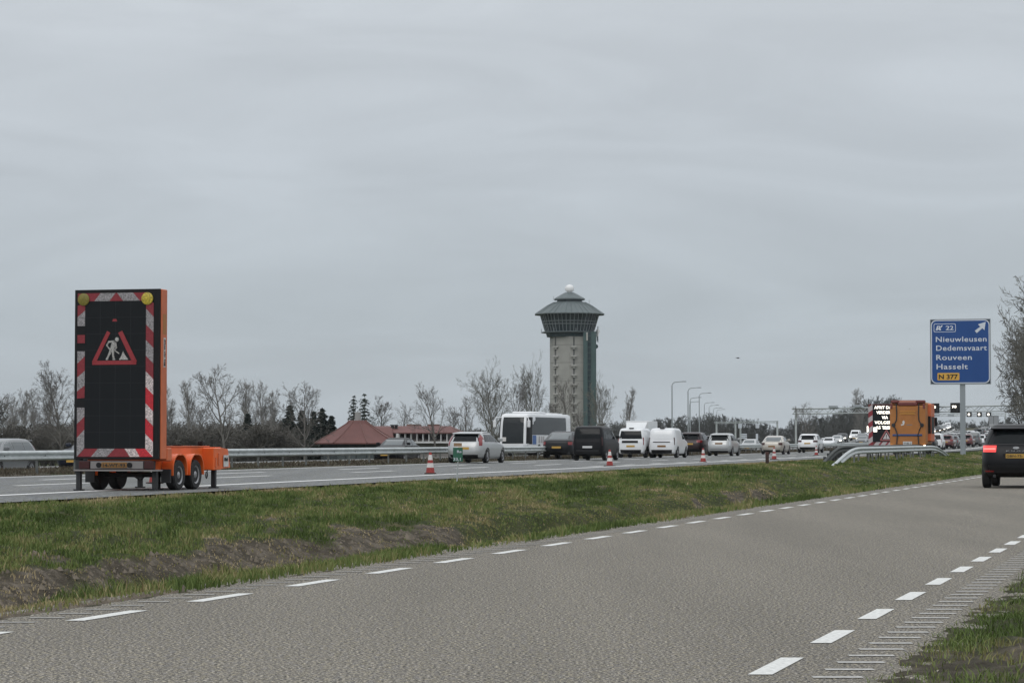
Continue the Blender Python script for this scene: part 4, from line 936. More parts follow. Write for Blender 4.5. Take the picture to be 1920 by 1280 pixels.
# ------------------------------------------------------------------ display trailer (hero)
def stripes_border(root, W, Hh, bw, x0, z0, y, full=True):
    """hatched border made of separate red / white foil pieces. x0,z0 lower left of the face; bright towards lower right."""
    red = [MB(), MB()]; wht = [MB(), MB()]
    def piece(poly, is_red, bright): (red if is_red else wht)[1 if bright else 0].plate(poly, y, y - .006)
    st = Hh / 16.2
    # right column: alternating parallelograms sloping down to the right
    z = z0 + Hh - bw * .9; k = 0
    while z > z0 + bw + .02:
        z_ = max(z - st, z0 + bw * .0 + .0); sl_ = bw * .7
        a_ = [(x0 + W - bw, z), (x0 + W - bw, z_), (x0 + W, max(z_ - sl_, z0)), (x0 + W, z - sl_)]
        if a_[3][1] < z0: a_[3] = (x0 + W, z0)
        piece(a_, k % 2 == 0, z < z0 + Hh * .42); z -= st; k += 1
    return red, wht, piece
def board(root, W, Hh, z0, T, scale=1.0):
    fr = .05
    MB().box(0, W, 0, T, z0, z0 + Hh, bev=.01).build('cabinet', M['orange2'], root)
    mb = MB()   # black front frame, proud of the cabinet
    mb.box(-.005, W - .03, -.05, -.001, z0 - .004, z0 + Hh + .004, bev=.006); mb.build('frame', M['black'], root)
    return root
t1 = empty('display_trailer', (-7.36 - .967 * 1.96, 51.5 + .254 * 1.96, float(zm(52))), -HM, 'orange trailer carrying a tall dark road-works sign board on the near side of the motorway', 'trailer')
BW, BH, BZ = 1.96, 3.57, .665
MB().box(0.02, BW, 0, .30, BZ, BZ + BH, bev=.012).build('cabinet', M['orange2'], t1)
MB().box(0, BW - .02, -.05, -.002, BZ - .004, BZ + BH + .005, bev=.006).build('frame', M['black'], t1)
fx0, fx1, fz0, fz1 = .07, 1.80, BZ + .05, BZ + BH - .07; bw = .17; yF = -.056
fW = fx1 - fx0; fH = fz1 - fz0
MB().box(fx0 + bw, fx1 - bw, yF - .004, -.049, fz0 + bw, fz1 - bw).build('screen', M['matt'], t1)
seam = MB()
for k in range(1, 4): x_ = fx0 + bw + (fW - 2 * bw) * k / 4; seam.box(x_ - .005, x_ + .005, yF - .0055, yF - .004, fz0 + bw, fz1 - bw)
for k in range(1, 9): z_ = fz0 + bw + (fH - 2 * bw) * k / 9; seam.box(fx0 + bw, fx1 - bw, yF - .0065, yF - .0045, z_ - .005, z_ + .005)
seam.build('screen_seams', mat('seam_grey', (.022, .024, .027), .6, spec=.2), t1, 0)
# left column (broken), right column, top and bottom rows
def pl(name, m, polys):
    for p in polys: MB().plate([(fx0 + a * fW, fz1 - b * fH) for a, b in p], yF - .008, -.049).build(name, m, t1, 0)
bx = bw / fW; bz = bw / fH
# left column: fractions of face height, photo-measured
Ls = .045
pl('red_foil', M['foilR'], [[(0, .075), (bx, .06), (bx, .105), (0, .145)],
    [(0, .255), (bx, .255), (bx, .305), (0, .305)], [(0, .43), (bx, .385), (bx, .475), (0, .515)], [(0, .60), (bx, .565), (bx, .64), (0, .645)],
    [(0, .80), (bx, .755), (bx, .835), (0, .885)]])
pl('white_foil', M['foilW'], [[(0, .145), (bx, .105), (bx, .20), (0, .20)], [(0, .355), (bx, .355), (bx, .385), (0, .43)],
    [(0, .515), (bx, .475), (bx, .565), (0, .60)], [(0, .70), (bx, .70), (bx, .755), (0, .80)], [(0, .885), (bx, .835), (bx, 1 - bz), (0, 1)]])
# right column
rc = [(.075, .10, 'R'), (.145, .21, 'W'), (.255, .31, 'R'), (.355, .42, 'W')]
zed = [.02, .10, .195, .29, .385, .48, .575, .675, .765, .86, 1.0]; sl_ = .048
reds, whts, reds2, whts2 = [], [], [], []
for k in range(10):
    a_, b_ = zed[k], zed[k + 1]; is_r = k % 2 == 0 if k < 10 else True
    q = [(1 - bx, a_), (1 - bx, min(b_, 1 - bz if k == 9 else 1)), (1, min(b_ + sl_, 1.0)), (1, min(a_ + sl_, 1.0))]
    (reds if k < 5 else reds2).append(q) if is_r else (whts if k < 5 else whts2).append(q)
pl('red_foil', M['foilR'], reds); pl('white_foil', M['foilW'], whts); pl('red_foil', M['foilR2'], reds2); pl('white_foil', M['foilW2'], whts2)
# top row
pl('red_foil', M['foilR'], [[(.0, 0), (.30, 0), (.22, bz), (.0, bz)], [(.52, 0), (.6, bz), (.42, bz), (.5, 0)], [(.73, 0), (1 - bx, 0), (1 - bx, bz), (.82, bz)]])
pl('white_foil', M['foilW'], [[(.30, 0), (.5, 0), (.42, bz), (.22, bz)], [(.52, 0), (.73, 0), (.82, bz), (.6, bz)]])
# bottom row
pl('red_foil', M['foilR'], [[(bx, 1 - bz), (.28, 1 - bz), (.19, 1), (.01, 1)], [(.50, 1 - bz), (.63, 1 - bz), (.70, 1), (.40, 1)]])
pl('white_foil', M['foilW'], [[(.28, 1 - bz), (.50, 1 - bz), (.40, 1), (.19, 1)]])
pl('white_foil', M['foilW2'], [[(.63, 1 - bz), (.77, 1 - bz), (.83, 1), (.70, 1)]]); pl('red_foil', M['foilR2'], [[(.77, 1 - bz), (1 - bx, 1 - bz), (1, 1), (.83, 1)]])
for x_, m_ in ((fx0 + .14, 'lensY'), (fx1 - .14, 'lensY2')):
    MB().lathe([(.13, 0), (.13, -.018), (.115, -.026)], 28, 'y', c=(x_, yF - .008, fz1 - .13)).build('warning_lamp', M[m_], t1)
# pictogram: broken red triangle, digging figure
cx = fx0 + .5 * fW - .02; bz_ = fz1 - .435 * fH; s3 = .54
tri = MB(); y0_, y1_ = yF - .012, yF - .004
def band(p, q, wd): 
    dx, dz = q[0] - p[0], q[1] - p[1]; l_ = math.hypot(dx, dz); nx, nz = -dz / l_ * wd / 2, dx / l_ * wd / 2
    tri.plate([(p[0] + nx, p[1] + nz), (p[0] - nx, p[1] - nz), (q[0] - nx, q[1] - nz), (q[0] + nx, q[1] + nz)], y0_, y1_)
band((cx - .50, bz_ + .03), (cx + .50, bz_ + .03), .085)
band((cx - .47, bz_ + .03), (cx - .13, bz_ + .68), .085); band((cx + .47, bz_ + .03), (cx + .13, bz_ + .68), .10)
tri.plate([(cx - .05, bz_ + .90), (cx + .06, bz_ + .90), (cx + .04, bz_ + .95), (cx - .03, bz_ + .95)], y0_, y1_)
tri.build('warning_triangle', M['ledR'], t1, 0)
fg = MB(); fx, fz = cx - .02, bz_ + .12
def lim(p, q, a, b):
    dx, dz = q[0] - p[0], q[1] - p[1]; l_ = math.hypot(dx, dz); nx, nz = -dz / l_, dx / l_
    fg.plate([(fx + p[0] + nx * a, fz + p[1] + nz * a), (fx + p[0] - nx * a, fz + p[1] - nz * a), (fx + q[0] - nx * b, fz + q[1] - nz * b), (fx + q[0] + nx * b, fz + q[1] + nz * b)], y0_ - .002, y1_)
head = [(fx + .08 + .045 * math.cos(a), fz + .40 + .045 * math.sin(a)) for a in np.linspace(0, 2 * math.pi, 12)[:-1]]; fg.plate(head, y0_ - .002, y1_)
lim((-.03, .20), (.02, .35), .04, .055); lim((.02, .36), (-.10, .35), .02, .018); lim((-.10, .36), (-.155, .27), .016, .014); lim((-.155, .28), (-.09, .20), .014, .012)
lim((.04, .34), (.07, .22), .02, .015); lim((.07, .23), (.02, .17), .015, .015)
lim((-.05, .21), (-.09, .09), .03, .022); lim((-.09, .10), (-.15, -.02), .022, .018); lim((-.17, -.02), (-.12, -.02), .012, .012)
lim((-.01, .21), (-.01, .09), .03, .022); lim((-.01, .1), (.01, -.02), .022, .018); lim((-.02, -.02), (.04, -.02), .012, .012)
lim((.0, .19), (.13, .10), .010, .010)
fg.plate([(fx + .13, fz - .03), (fx + .34, fz - .03), (fx + .27, fz + .06), (fx + .22, fz + .15), (fx + .18, fz + .05)], y0_ - .002, y1_)
fg.build('digging_figure', M['ledW'], t1, 0)
# side stickers
MB().box(BW, BW + .006, .10, .20, BZ + 1.93, BZ + 2.55).build('side_sticker', M['coneW'], t1)
put_text('side_sticker_text', 'Ebo van Weel', M['ink'], t1, BW + .011, .175, BZ + 1.96, .07, .55, bold=.012, rot=(0, -math.pi / 2, math.pi / 2))
MB().box(BW, BW + .004, .06, .24, BZ + 2.62, BZ + 3.05).build('side_hatch', M['amber'], t1)
MB().box(.02, .16, -.02, .06, .36, BZ).build('mast_foot', M['darksteel'], t1)
# rear beam and lights
MB().box(.12, 1.80, -.06, .10, .45, .63, bev=.01).build('rear_beam', M['darksteel'], t1)
MB().box(.40, 1.60, -.10, -.06, .46, .62, bev=.006).build('bumper', M['greysteel'], t1)
MB().box(.05, 1.98, -.16, .04, .41, .445, bev=.005).build('bumper_step', M['greysteel'], t1)
MB().box(.66, 1.24, -.12, -.10, .48, .60, bev=.004).build('license_plate', M['plateD'], t1)
put_text('plate_text', '14-WT-93', M['ink'], t1, .70, -.126, .505, .07, .5, bold=.012)
for x_ in (.60, 1.30): MB().lathe([(.055, 0), (.055, -.03)], 14, 'y', c=(x_, -.1, .54)).build('marker_lamp', M['black'], t1)
for x_ in ((.14, .38), (1.62, 1.84)): MB().box(x_[0], x_[1], -.11, -.06, .46, .62, bev=.01).build('tail_light', M['tailoff'], t1)
# chassis
MB().box(.26, 1.70, .05, 3.35, .42, .915, bev=.02).build('chassis', M['orange'], t1)
mb = MB().box(.26, 1.71, .05, 3.35, .915, .94).box(1.70, 1.98, .3, .55, .62, .90, bev=.02); mb.build('chassis_rim', M['orange2'], t1)
for y_ in (1.5, 2.2): MB().box(1.3, 1.5, y_, y_ + .12, .94, .965).build('hinge', M['black'], t1)
MB().box(.4, 1.97, 2.95, 3.42, .40, .90, bev=.02).build('tool_box', M['orange'], t1)
MB().box(1.97, 1.99, 3.03, 3.10, .46, .68).box(1.97, 1.99, 3.20, 3.26, .50, .78, bev=.008).build('box_latch', M['orange2'], t1)
MB().add([(.5, 3.42, .42), (1.93, 3.42, .42), (1.93, 3.42, .91), (.5, 3.42, .91), (.9, 4.12, .45), (1.90, 4.12, .45), (1.90, 3.98, .86), (.9, 3.98, .86)], [(0, 3, 2, 1), (4, 5, 6, 7), (0, 1, 5, 4), (1, 2, 6, 5), (2, 3, 7, 6), (3, 0, 4, 7)]).build('nose', M['orange'], t1, 20)
a_ = MB().plate([(0, 0), (.34, 0), (.34, .26), (0, .26)], 0, -.005).build('company_sticker', M['coneW'], t1, 0); a_.location = (1.937, 3.62, .47); a_.rotation_euler = (0, 0, R(90 + 2.5))
put_text('company_sticker_text', 'Bink', M['ink'], t1, 1.95, 3.66, .60, .08, .24, bold=.02, rot=(0, 0, R(90 + 2.5)))
MB().box(1.5, 1.62, 3.15, 3.3, .94, 1.04, bev=.01).box(1.47, 1.65, 3.12, 3.33, .90, .94).build('post_socket', M['black'], t1)
# fenders : arched shells round the wheels
WY = (1.02, 1.96); WR = .32
for sx_, xo in ((1, 1.98), (-1, -.02)):
    for y in WY:
        mb = MB(); xi = xo - sx_ * .26; n_ = 14
        for rr_, rr2 in ((WR + .05, WR + .075),):
            vs = []; 
            for i in range(n_ + 1):
                an = R(-8 + 196 * i / n_); cz, sz = math.cos(an), math.sin(an)
                sq = 1.0 + .10 * abs(math.sin(2 * an))
                for rq in (rr_, rr2):
                    for xx in (xi, xo): vs.append((xx, y + rq * sq * cz, WR + .05 + rq * sq * sz))
            fs = []
            for i in range(n_):
                b = i * 4; c_ = b + 4
                fs += [(b, b + 1, c_ + 1, c_), (b + 2, c_ + 2, c_ + 3, b + 3), (b + 1, b + 3, c_ + 3, c_ + 1), (b, c_, c_ + 2, b + 2)]
            fs += [(0, 2, 3, 1), (n_ * 4, n_ * 4 + 1, n_ * 4 + 3, n_ * 4 + 2)]
        # outer lip
        mb.add(vs, fs); vs = []; fs = []
        mb.build('fender', M['orange'], t1, 50)
        wheel(t1, xo - sx_ * .015, y, WR, .22, sx_)
    MB().box(xo - sx_ * .24, xo - sx_ * .02, .52, .56, .16, .45, bev=.005).build('mud_flap', M['darksteel'], t1)
MB().tube([(0.1, WY[0], .32), (1.86, WY[0], .32)], .05, 8).tube([(.1, WY[1], .32), (1.86, WY[1], .32)], .05, 8).build('axle', M['darksteel'], t1)
for (x_, y_, zt) in ((.10, .0, .45), (1.80, .06, .45), (1.55, .8, .45), (1.88, 3.18, .42), (.12, 3.18, .42)):
    MB().box(x_ - .05, x_ + .05, y_ - .05, y_ + .05, .03, zt, bev=.008).box(x_ - .09, x_ + .09, y_ - .09, y_ + .09, 0, .03, bev=.004).build('support_leg', M['darksteel'], t1)
MB().tube([(1.1, .6, .3), (1.25, .6, .2), (1.3, .7, .32)], .02, 6).tube([(.9, .6, .34), (1.5, .6, .34)], .015, 6).build('brake_hose', M['darksteel'], t1)
MB().tube([(1.96, 2.55 + .06 * math.cos(a), .30 + .07 * math.sin(a)) for a in np.linspace(0, 6.28, 12)], .012, 5).tube([(1.96, 2.55, .22), (1.96, 2.6, .42)], .012, 5).build('crank_handle', M['darksteel'], t1)

# ------------------------------------------------------------------ second board trailer and orange truck
Y2 = 206; z2 = float(zm(Y2)); t2 = empty('display_trailer', (XU(1628, Y2), Y2, z2), -HM, 'striped display board with glowing white text, partly hidden behind the orange truck', 'trailer')
w2, h2, b2 = 3.4, 3.55, .55
MB().box(0, w2, 0, .3, b2, b2 + h2, bev=.01).build('cabinet', M['redbrown'], t2)
MB().box(.36, w2 - .36, -.06, -.001, b2 + .42, b2 + h2 - .05).build('screen', M['matt'], t2)
mr_, mw_ = MB(), MB()
for k in range(10):
    a0, a1 = b2 + h2 - k * h2 / 8 * 1.0, b2 + h2 - (k + 1) * h2 / 8 * 1.0
    for x0_, flip in ((0, 1), (w2 - .36, -1)):
        s_ = .25 * flip; q = [(x0_, a0 - (s_ if flip > 0 else 0)), (x0_, a1 - (s_ if flip > 0 else 0)), (x0_ + .36, a1 - (0 if flip > 0 else .25)), (x0_ + .36, a0 - (0 if flip > 0 else .25))]
        q = [(a, max(min(b, b2 + h2), b2)) for a, b in q]
        if abs(q[0][1] - q[1][1]) > .01: (mr_ if k % 2 else mw_).plate(q, -.03, -.002)
for k in range(5):
    x0_ = .36 + k * .56; q = [(x0_, b2 + .05), (x0_ + .38, b2 + .05), (x0_ + .66, b2 + .40), (x0_ + .28, b2 + .40)]; q2 = [(x0_ + .38, b2 + .05), (x0_ + .56, b2 + .05), (x0_ + .84, b2 + .40), (x0_ + .66, b2 + .40)]
    q = [(min(a, w2 - .36), b) for a, b in q]; q2 = [(min(a, w2 - .36), b) for a, b in q2]
    mw_.plate(q, -.03, -.002); mr_.plate(q2, -.03, -.002)
mr_.build('red_foil', mat('board_red', (.24, .02, .03), .5), t2, 0); mw_.build('white_foil', mat('board_white', (.46, .42, .42), .5), t2, 0)
for i, (tx, x_, wd) in enumerate((('AFRIT DA', .50, 1.45), ('VERDER', .68, 1.15), ('VIA', 1.12, .52), ('VOLGEN', .52, 1.45), ('AS TREK', .6, 1.4))):
    put_text('text_line', tx, M['ledOn'], t2, x_, -.066, b2 + h2 - .38 - i * .42, .255, wd, bold=.012)
MB().box(.42, .72, -.07, -.062, b2 + 1.25, b2 + 1.62).box(1.25, 1.75, -.07, -.062, b2 + 1.5, b2 + 1.62).build('text_block', M['ledOn'], t2)
MB().box(-.13, -.02, -.02, .05, b2 + 1.25, b2 + 1.72).build('side_lamp', M['ledOn'], t2)
tr = MB(); 
for p, q in (((1.0, .55), (1.5, 1.4)), ((1.5, 1.4), (2.0, .55)), ((2.0, .55), (1.0, .55))):
    dx, dz = q[0] - p[0], q[1] - p[1]; l_ = math.hypot(dx, dz); nx, nz = -dz / l_ * .05, dx / l_ * .05
    tr.plate([(p[0] + nx, b2 + p[1] + nz), (p[0] - nx, b2 + p[1] - nz), (q[0] - nx, b2 + q[1] - nz), (q[0] + nx, b2 + q[1] + nz)], -.075, -.062)
tr.build('warning_triangle', mat('tri_red', (.35, .12, .12), .5), t2, 0)
MB().plate([(1.2, b2 + .65), (1.8, b2 + .65), (1.5, b2 + 1.18)], -.072, -.062).build('triangle_face', mat('tri_white', (.55, .5, .5), .5), t2, 0)
MB().box(1.47, 1.53, -.08, -.073, b2 + .78, b2 + 1.02).box(1.47, 1.53, -.08, -.073, b2 + .69, b2 + .74).build('exclamation_mark', M['ink'], t2, 0)
MB().box(.2, w2 - .2, .1, 3.5, .35, .6).build('chassis', M['redbrown'], t2)
for sg, x_ in ((1, w2 - .1), (-1, .1)):
    for y in (1.2, 2.1): wheel(t2, x_, y, .33, .22, sg)

Y3 = 188; z3 = float(zm(Y3)); tk = empty('road_works_truck', (XU(1701.5, Y3), Y3, z3), -HM, 'orange highway maintenance truck seen from behind beside the striped display board', 'truck')
hw = 1.36
MB().box(-hw, hw, .6, 5.2, .75, 4.0, bev=.08).build('box_body', M['amber'], tk)
MB().box(-hw, hw, 0, .55, .72, 3.72, bev=.06).build('crash_cushion', M['amber'], tk)
for sg in (1, -1):
    pts = [(sg * .86, -.06, 3.9), (sg * .82, -.06, 3.1), (sg * .86, -.06, 2.6), (sg * 1.06, -.06, 2.25), (sg * .9, -.06, 1.9), (sg * .78, -.06, 1.5), (sg * .84, -.06, .8)]
    MB().tube(pts, .05, 6).build('hoist_arm', M['darksteel'], tk)
    MB().lathe([(.15, -.08), (.15, -.03)], 12, 'y', c=(sg * 1.08, 0, 2.25)).build('arm_joint', M['darksteel'], tk)
    MB().lathe([(.11, -.07), (.11, 0)], 14, 'y', c=(sg * 1.28, -.02, .62)).build('rear_lamp', M['lampon'], tk)
    MB().box(sg * 1.15, sg * 1.33, -.05, .0, 3.5, 3.9, bev=.02).build('beacon', M['redbrown'], tk)
    for y in (1.6, 2.9, 6.6): wheel(tk, sg * 1.27, y, .5, .3, sg)
    MB().box(sg * 1.36, sg * 1.62, 7.2, 7.32, 2.2, 2.9, bev=.04).build('mirror', M['black'], tk)
MB().box(-1.15, 1.1, -.07, -.02, 1.42, 1.56, bev=.015).build('brace', mat('brace_blue', (.03, .07, .2), .5), tk)
MB().box(-.72, .72, -.04, .5, 3.74, 3.98, bev=.04).box(-1.3, 1.3, .2, .9, 3.95, 4.16, bev=.05).build('roof_rack', M['redbrown'], tk)
MB().box(-.62, .62, -.06, -.04, 3.98, 4.14).build('light_bar', mat('lamp_pink', (.5, .22, .16), .4), tk)
MB().box(-.6, .6, -.045, -.001, 3.3, 3.34).box(-.6, .6, -.045, -.001, 3.08, 3.12).build('body_lines', mat('pale_orange', (.62, .3, .05), .5), tk)
put_text('body_text', 'verkeersbeheer', mat('text_yellow', (.66, .36, .07), .5), tk, -.55, -.06, 3.16, .1, 1.1, bold=.01)
MB().plate([(-.5, 2.2), (-.28, 2.26), (-.22, 2.5), (-.3, 2.62), (-.42, 2.5), (-.36, 2.36), (-.52, 2.3)], -.02, -.001).build('emblem', M['coneW'], tk, 0)
MB().box(-.1, .35, -.012, -.001, 2.24, 2.3).build('emblem_bar', M['greysteel'], tk)
MB().box(-.36, .32, -.06, -.01, .74, 1.0).build('license_plate', M['plateW'], tk); put_text('plate_text', '37-BJL-2', M['ink'], tk, -.3, -.068, .80, .13, .56, bold=.01)
MB().box(-hw + .05, hw - .05, .1, .6, .45, .72).build('bumper', M['black'], tk)
MB().box(1.3, 1.6, 2.0, 5.0, 1.0, 3.9, bev=.05).build('side_locker', M['orange2'], tk); MB().box(1.605, 1.62, 2.2, 4.6, 1.6, 2.9).build('side_panel', M['black'], tk)
MB().box(1.32, 1.58, 1.985, 2.0, 1.6, 2.95).build('locker_window', M['black'], tk)
MB().box(-1.22, 1.22, 5.5, 7.6, .8, 3.6, bev=.15).build('cab', M['orange2'], tk)

# ------------------------------------------------------------------ cones
def cone():
    o = empty('traffic_cone', (0, 0, 0), 0, 'x', 'traffic cone', 'traffic cones along the edge of the motorway')
    MB().box(-.19, .19, -.19, .19, 0, .035, bev=.015).build('base', mat('cone_base', (.06, .025, .022), .7), o)
    def fr(z0, z1, nm, m): 
        r = lambda z: .145 - (z / .68) * .105
        MB().lathe([(r(z0), z0), (r(z1), z1)], 20).build(nm, m, o)
    fr(.035, .2, 'red_band', M['coneR']); fr(.2, .34, 'white_band', M['coneW']); fr(.34, .44, 'red_band', M['coneR']); fr(.44, .6, 'white_band', M['coneW']); fr(.6, .68, 'red_band', M['coneR'])
    return o
cn = cone(); build_kidmap()
for i, (u, Y, lb) in enumerate(((807, 78, 'red and white cone on the white line, left of the green kilometre sign'), (1143, 102, 'red and white cone in front of the black passenger van'), (1318, 121, 'red and white cone in front of the silver people carrier'),
                                (1451, 138, 'red and white cone just right of the short brown post'), (1530, 178, 'small cone in front of the white sport utility car'), (291, 60.5, 'red and white cone seen under the display trailer'))):
    o = cn if i == 0 else copy_tree(cn); o.location = (XU(u, Y), Y, float(zm(Y)) + .004); o.rotation_euler = (0, 0, i * .7); o['label'] = lb

# ------------------------------------------------------------------ kilometre sign, brown post, birds
Yk = 66; zk = .08; ks = empty('kilometre_sign', (XU(858, Yk), Yk, zk), -HM * .4, 'small green kilometre sign with number, on a thin post in the verge', 'sign')
MB().tube([(-.02, 0, -.05), (.02, 0, .75)], .018, 8).build('post', M['galv'], ks)
sg_ = MB().box(-.12, .14, -.02, -.005, .58, .96, bev=.006); s1 = sg_.build('panel', M['green'], ks)
MB().box(-.10, .12, -.03, -.021, .99, 1.08).build('top_plate', mat('top_plate', (.3, .19, .11), .6), ks)
put_text('panel_text', 'Re', M['signw'], ks, -.01, -.03, .82, .07, .12, bold=.02); put_text('panel_text', '33,1', M['signw'], ks, -.11, -.03, .61, .08, .2, bold=.02)
Yp = 112; bp_ = empty('marker_post', (XU(1438, Yp), Yp, float(.11)), 0, 'short brown wooden marker post at the top of the verge', 'post')
MB().box(-.075, .075, -.075, .075, -.3, .62, bev=.01).build('shaft', M['wood'], bp_); MB().box(-.08, .08, -.08, .08, .5, .56).build('collar', mat('collar_brown', (.09, .035, .03), .7), bp_)
for i, (u, v, Y, s, lb) in enumerate(((1384, 671, 190, 1.0, 'dark bird flying between the lamps and the blue sign'), (1706, 654, 260, .55, 'tiny distant bird left of the blue sign'), (750, 742, 260, .5, 'tiny bird above the motel roof'))):
    b = empty('bird', (XU(u, Y), Y, ZV(v, Y)), .6, lb, 'bird', 'birds in flight'); b.scale = (s, s, s)
    MB().lathe([(.005, -.16), (.03, -.1), (.045, 0), (.035, .08), (.025, .12), (.004, .16)], 8, 'x').build('body', M['birdm'], b)
    for sg in (1, -1): MB().add([(-.05, 0, .01), (.06, 0, .01), (.04, sg * .16, .05), (-.07, sg * .26, .02), (-.08, sg * .1, .02), (-.05, 0, .0), (.06, 0, .0), (.04, sg * .16, .04), (-.07, sg * .26, .012), (-.08, sg * .1, .01)], [(0, 1, 2, 3, 4), (9, 8, 7, 6, 5), (0, 5, 6, 1), (1, 6, 7, 2), (2, 7, 8, 3), (3, 8, 9, 4), (4, 9, 5, 0)]).build('wing', M['birdm'], b, 0)

# ------------------------------------------------------------------ guardrails
def wbeam(mb, pts, hgt=.31, t=.08, side=1):
    """W profile swept through pts (x,y,ztop); side=+1 faces right-hand (towards camera)"""
    prof = [(0, 0), (.03, -.02), (.075, -.05), (.075, -.09), (.03, -.125), (.005, -.155), (.03, -.185), (.075, -.22), (.075, -.26), (.03, -.29), (0, -.31)]
    prof = prof + [(a - .012, b) for a, b in reversed(prof)]
    vs = []; n = len(prof)
    for i, p in enumerate(pts):
        a = Vector(pts[max(i - 1, 0)]); b = Vector(pts[min(i + 1, len(pts) - 1)]); d_ = (b - a); d_.z = 0; d_.normalize(); nr_ = Vector((d_.y, -d_.x, 0)) * side
        for q, h_ in prof: vs.append(Vector(p) + nr_ * q + Vector((0, 0, h_ * hgt / .31)))
    fs = []
    for i in range(len(pts) - 1):
        for k in range(n): fs.append((i * n + k, i * n + (k + 1) % n, (i + 1) * n + (k + 1) % n, (i + 1) * n + k))
    fs += [tuple(range(n - 1, -1, -1)), tuple(range((len(pts) - 1) * n, len(pts) * n))]
    mb.add(vs, fs)
gr = empty('guardrail', (float(xm(60)) - 34.5, 60, float(zm(60))), 0, 'long steel guardrail along the central reservation', 'guardrail')
org = Vector(gr.location)
pts = [(float(xm(y)) - 34.5 - org.x, y - org.y, float(zm(y)) + .75 - org.z) for y in np.arange(40, 520, 4)]
mb = MB(); wbeam(mb, pts); mb.build('rail', M['galv'], gr, 50)
pts2 = [(float(xm(y)) - 34.9 - org.x, y - org.y, float(zm(y)) + .75 - org.z) for y in np.arange(40, 520, 4)]
mb = MB(); wbeam(mb, pts2, side=-1); mb.build('rail', M['galv'], gr, 50)
for i, y in enumerate(np.arange(60, 327, 2.67)):
    x = float(xm(y)) - 34.7 - org.x
    MB().box(x - .035, x + .035, y - .05 - org.y, y + .05 - org.y, -.1 + float(zm(y)) - org.z, float(zm(y)) + .68 - org.z).build('post', M['galvd'], gr)
mb = MB()      # bolts
for y in np.arange(60, 140, 2.67):
    x = float(xm(y)) - 34.45 - org.x; mb.lathe([(.025, 0), (.02, .02)], 6, 'x', c=(x, y - org.y, .595 + float(zm(y)) - org.z))
tag(mb.build('bolts', M['darksteel'], gr), kind='stuff')
def vr(Y, k): return float(xm(Y)) - k
def verge_gz(X, Y):
    a, b = verge_frame(Y); t = (X - a) / (b - a); return float(verge_z(np.array([t]), np.array([float(Y)]), np.array([X]))[0])
def short_rail(k, Ya, Yb, m, mp_, label, step, down, side=1, ztop=.95, pw=.05, dense=False):
    o = empty('guardrail', (vr((Ya + Yb) / 2, k), (Ya + Yb) / 2, 0), 0, label, 'guardrail'); og = Vector(o.location); pts = []
    for y in np.arange(Ya, Yb + .01, 1.0):
        e = min((y - Ya) / down[0], 1); f = min((Yb - y) / down[1], 1); g_ = min(e, f); g_ = g_ * g_ * (3 - 2 * g_) if g_ < 1 else 1
        zt = .18 + (ztop - .18) * (1 - (1 - g_) ** 1.5) ; pts.append((vr(y, k) - og.x, y - og.y, zt))
    mb = MB(); wbeam(mb, pts, side=side); mb.build('rail', m, o, 50)
    y = Ya + down[0] * .45
    while y < Yb - down[1] * .4:
        i = int((y - Ya)); z = pts[i][2]; x = pts[i][0] - .06
        MB().box(x - .03, x + .03, y - og.y - pw, y - og.y + pw, -.2, z - .04).build('post', mp_, o); y += .4 if (dense and y < Ya + 11) else step
    return o
short_rail(12.9, 95, 156, M['galv'], M['galvd'], 'bright steel guardrail with both ends bent down, left of the blue sign post', 2.4, (12, 18))
short_rail(14.3, 102.5, 158, M['darkrail'], M['darksteel'], 'dark guardrail sloping to the ground behind the bright one', 2.6, (10, 14), ztop=1.0, pw=.06, dense=True)

# ------------------------------------------------------------------ blue sign
Yb = 162; sc = F / Yb; bs = empty('direction_sign', (XU(1804.5, Yb), Yb, ZV(857, Yb)), -HM, 'blue motorway exit sign with four place names on a grey post', 'sign')
px = lambda a: (a - 1804.5) / sc; pz = lambda v: (857 - v) / sc
MB().box(-.17, .17, .06, .30, -.2, pz(640), bev=.01).build('post', M['pole'], bs)
MB().box(px(1745), px(1857.5), -.03, .05, pz(720.5), pz(597.5), bev=.01).build('panel_edge', M['signback'], bs)
MB().box(px(1746.3), px(1856.3), -.036, -.031, pz(719.3), pz(598.8)).build('panel_corner', mat('panel_dark', (.03, .045, .07), .5), bs)
def rrect(x0, x1, z0, z1, r, n=6):
    p = []
    for cx_, cz_, a0 in ((x1 - r, z1 - r, 0), (x0 + r, z1 - r, 90), (x0 + r, z0 + r, 180), (x1 - r, z0 + r, 270)):
        for k in range(n + 1): a = R(a0 + 90 * k / n); p.append((cx_ + r * math.cos(a), cz_ + r * math.sin(a)))
    return p
MB().plate(rrect(px(1747), px(1855.6), pz(718.6), pz(599.4), .34), -.045, -.038).build('border', M['signw'], bs, 0)
MB().plate(rrect(px(1748.8), px(1853.8), pz(716.8), pz(601.2), .29), -.052, -.046).build('panel', M['blue'], bs, 0)
yT = -.058
MB().plate(rrect(px(1752.2), px(1793.2), pz(622.3), pz(606.2), .1), yT + .003, yT + .006).build('number_frame', M['signw'], bs, 0)
MB().plate(rrect(px(1753.2), px(1792.2), pz(621.3), pz(607.2), .08), yT - .001, yT + .002).build('number_field', M['blue'], bs, 0)
put_text('exit_number', '22', M['signw'], bs, px(1774.5), yT - .003, pz(618.2), 8.2 / sc, 14.5 / sc, bold=.02)
jn = MB(); P_ = lambda pts_: jn.plate([(px(a), pz(b)) for a, b in pts_], yT - .006, yT - .001)
P_([(1755.8, 618.8), (1758.8, 610), (1761.2, 610), (1759.6, 618.8)]); P_([(1762.3, 618.8), (1761.4, 610), (1763.4, 610), (1766, 618.8)]); P_([(1763.8, 612.6), (1766.5, 609.5), (1769.5, 609.2), (1766, 614.0)])
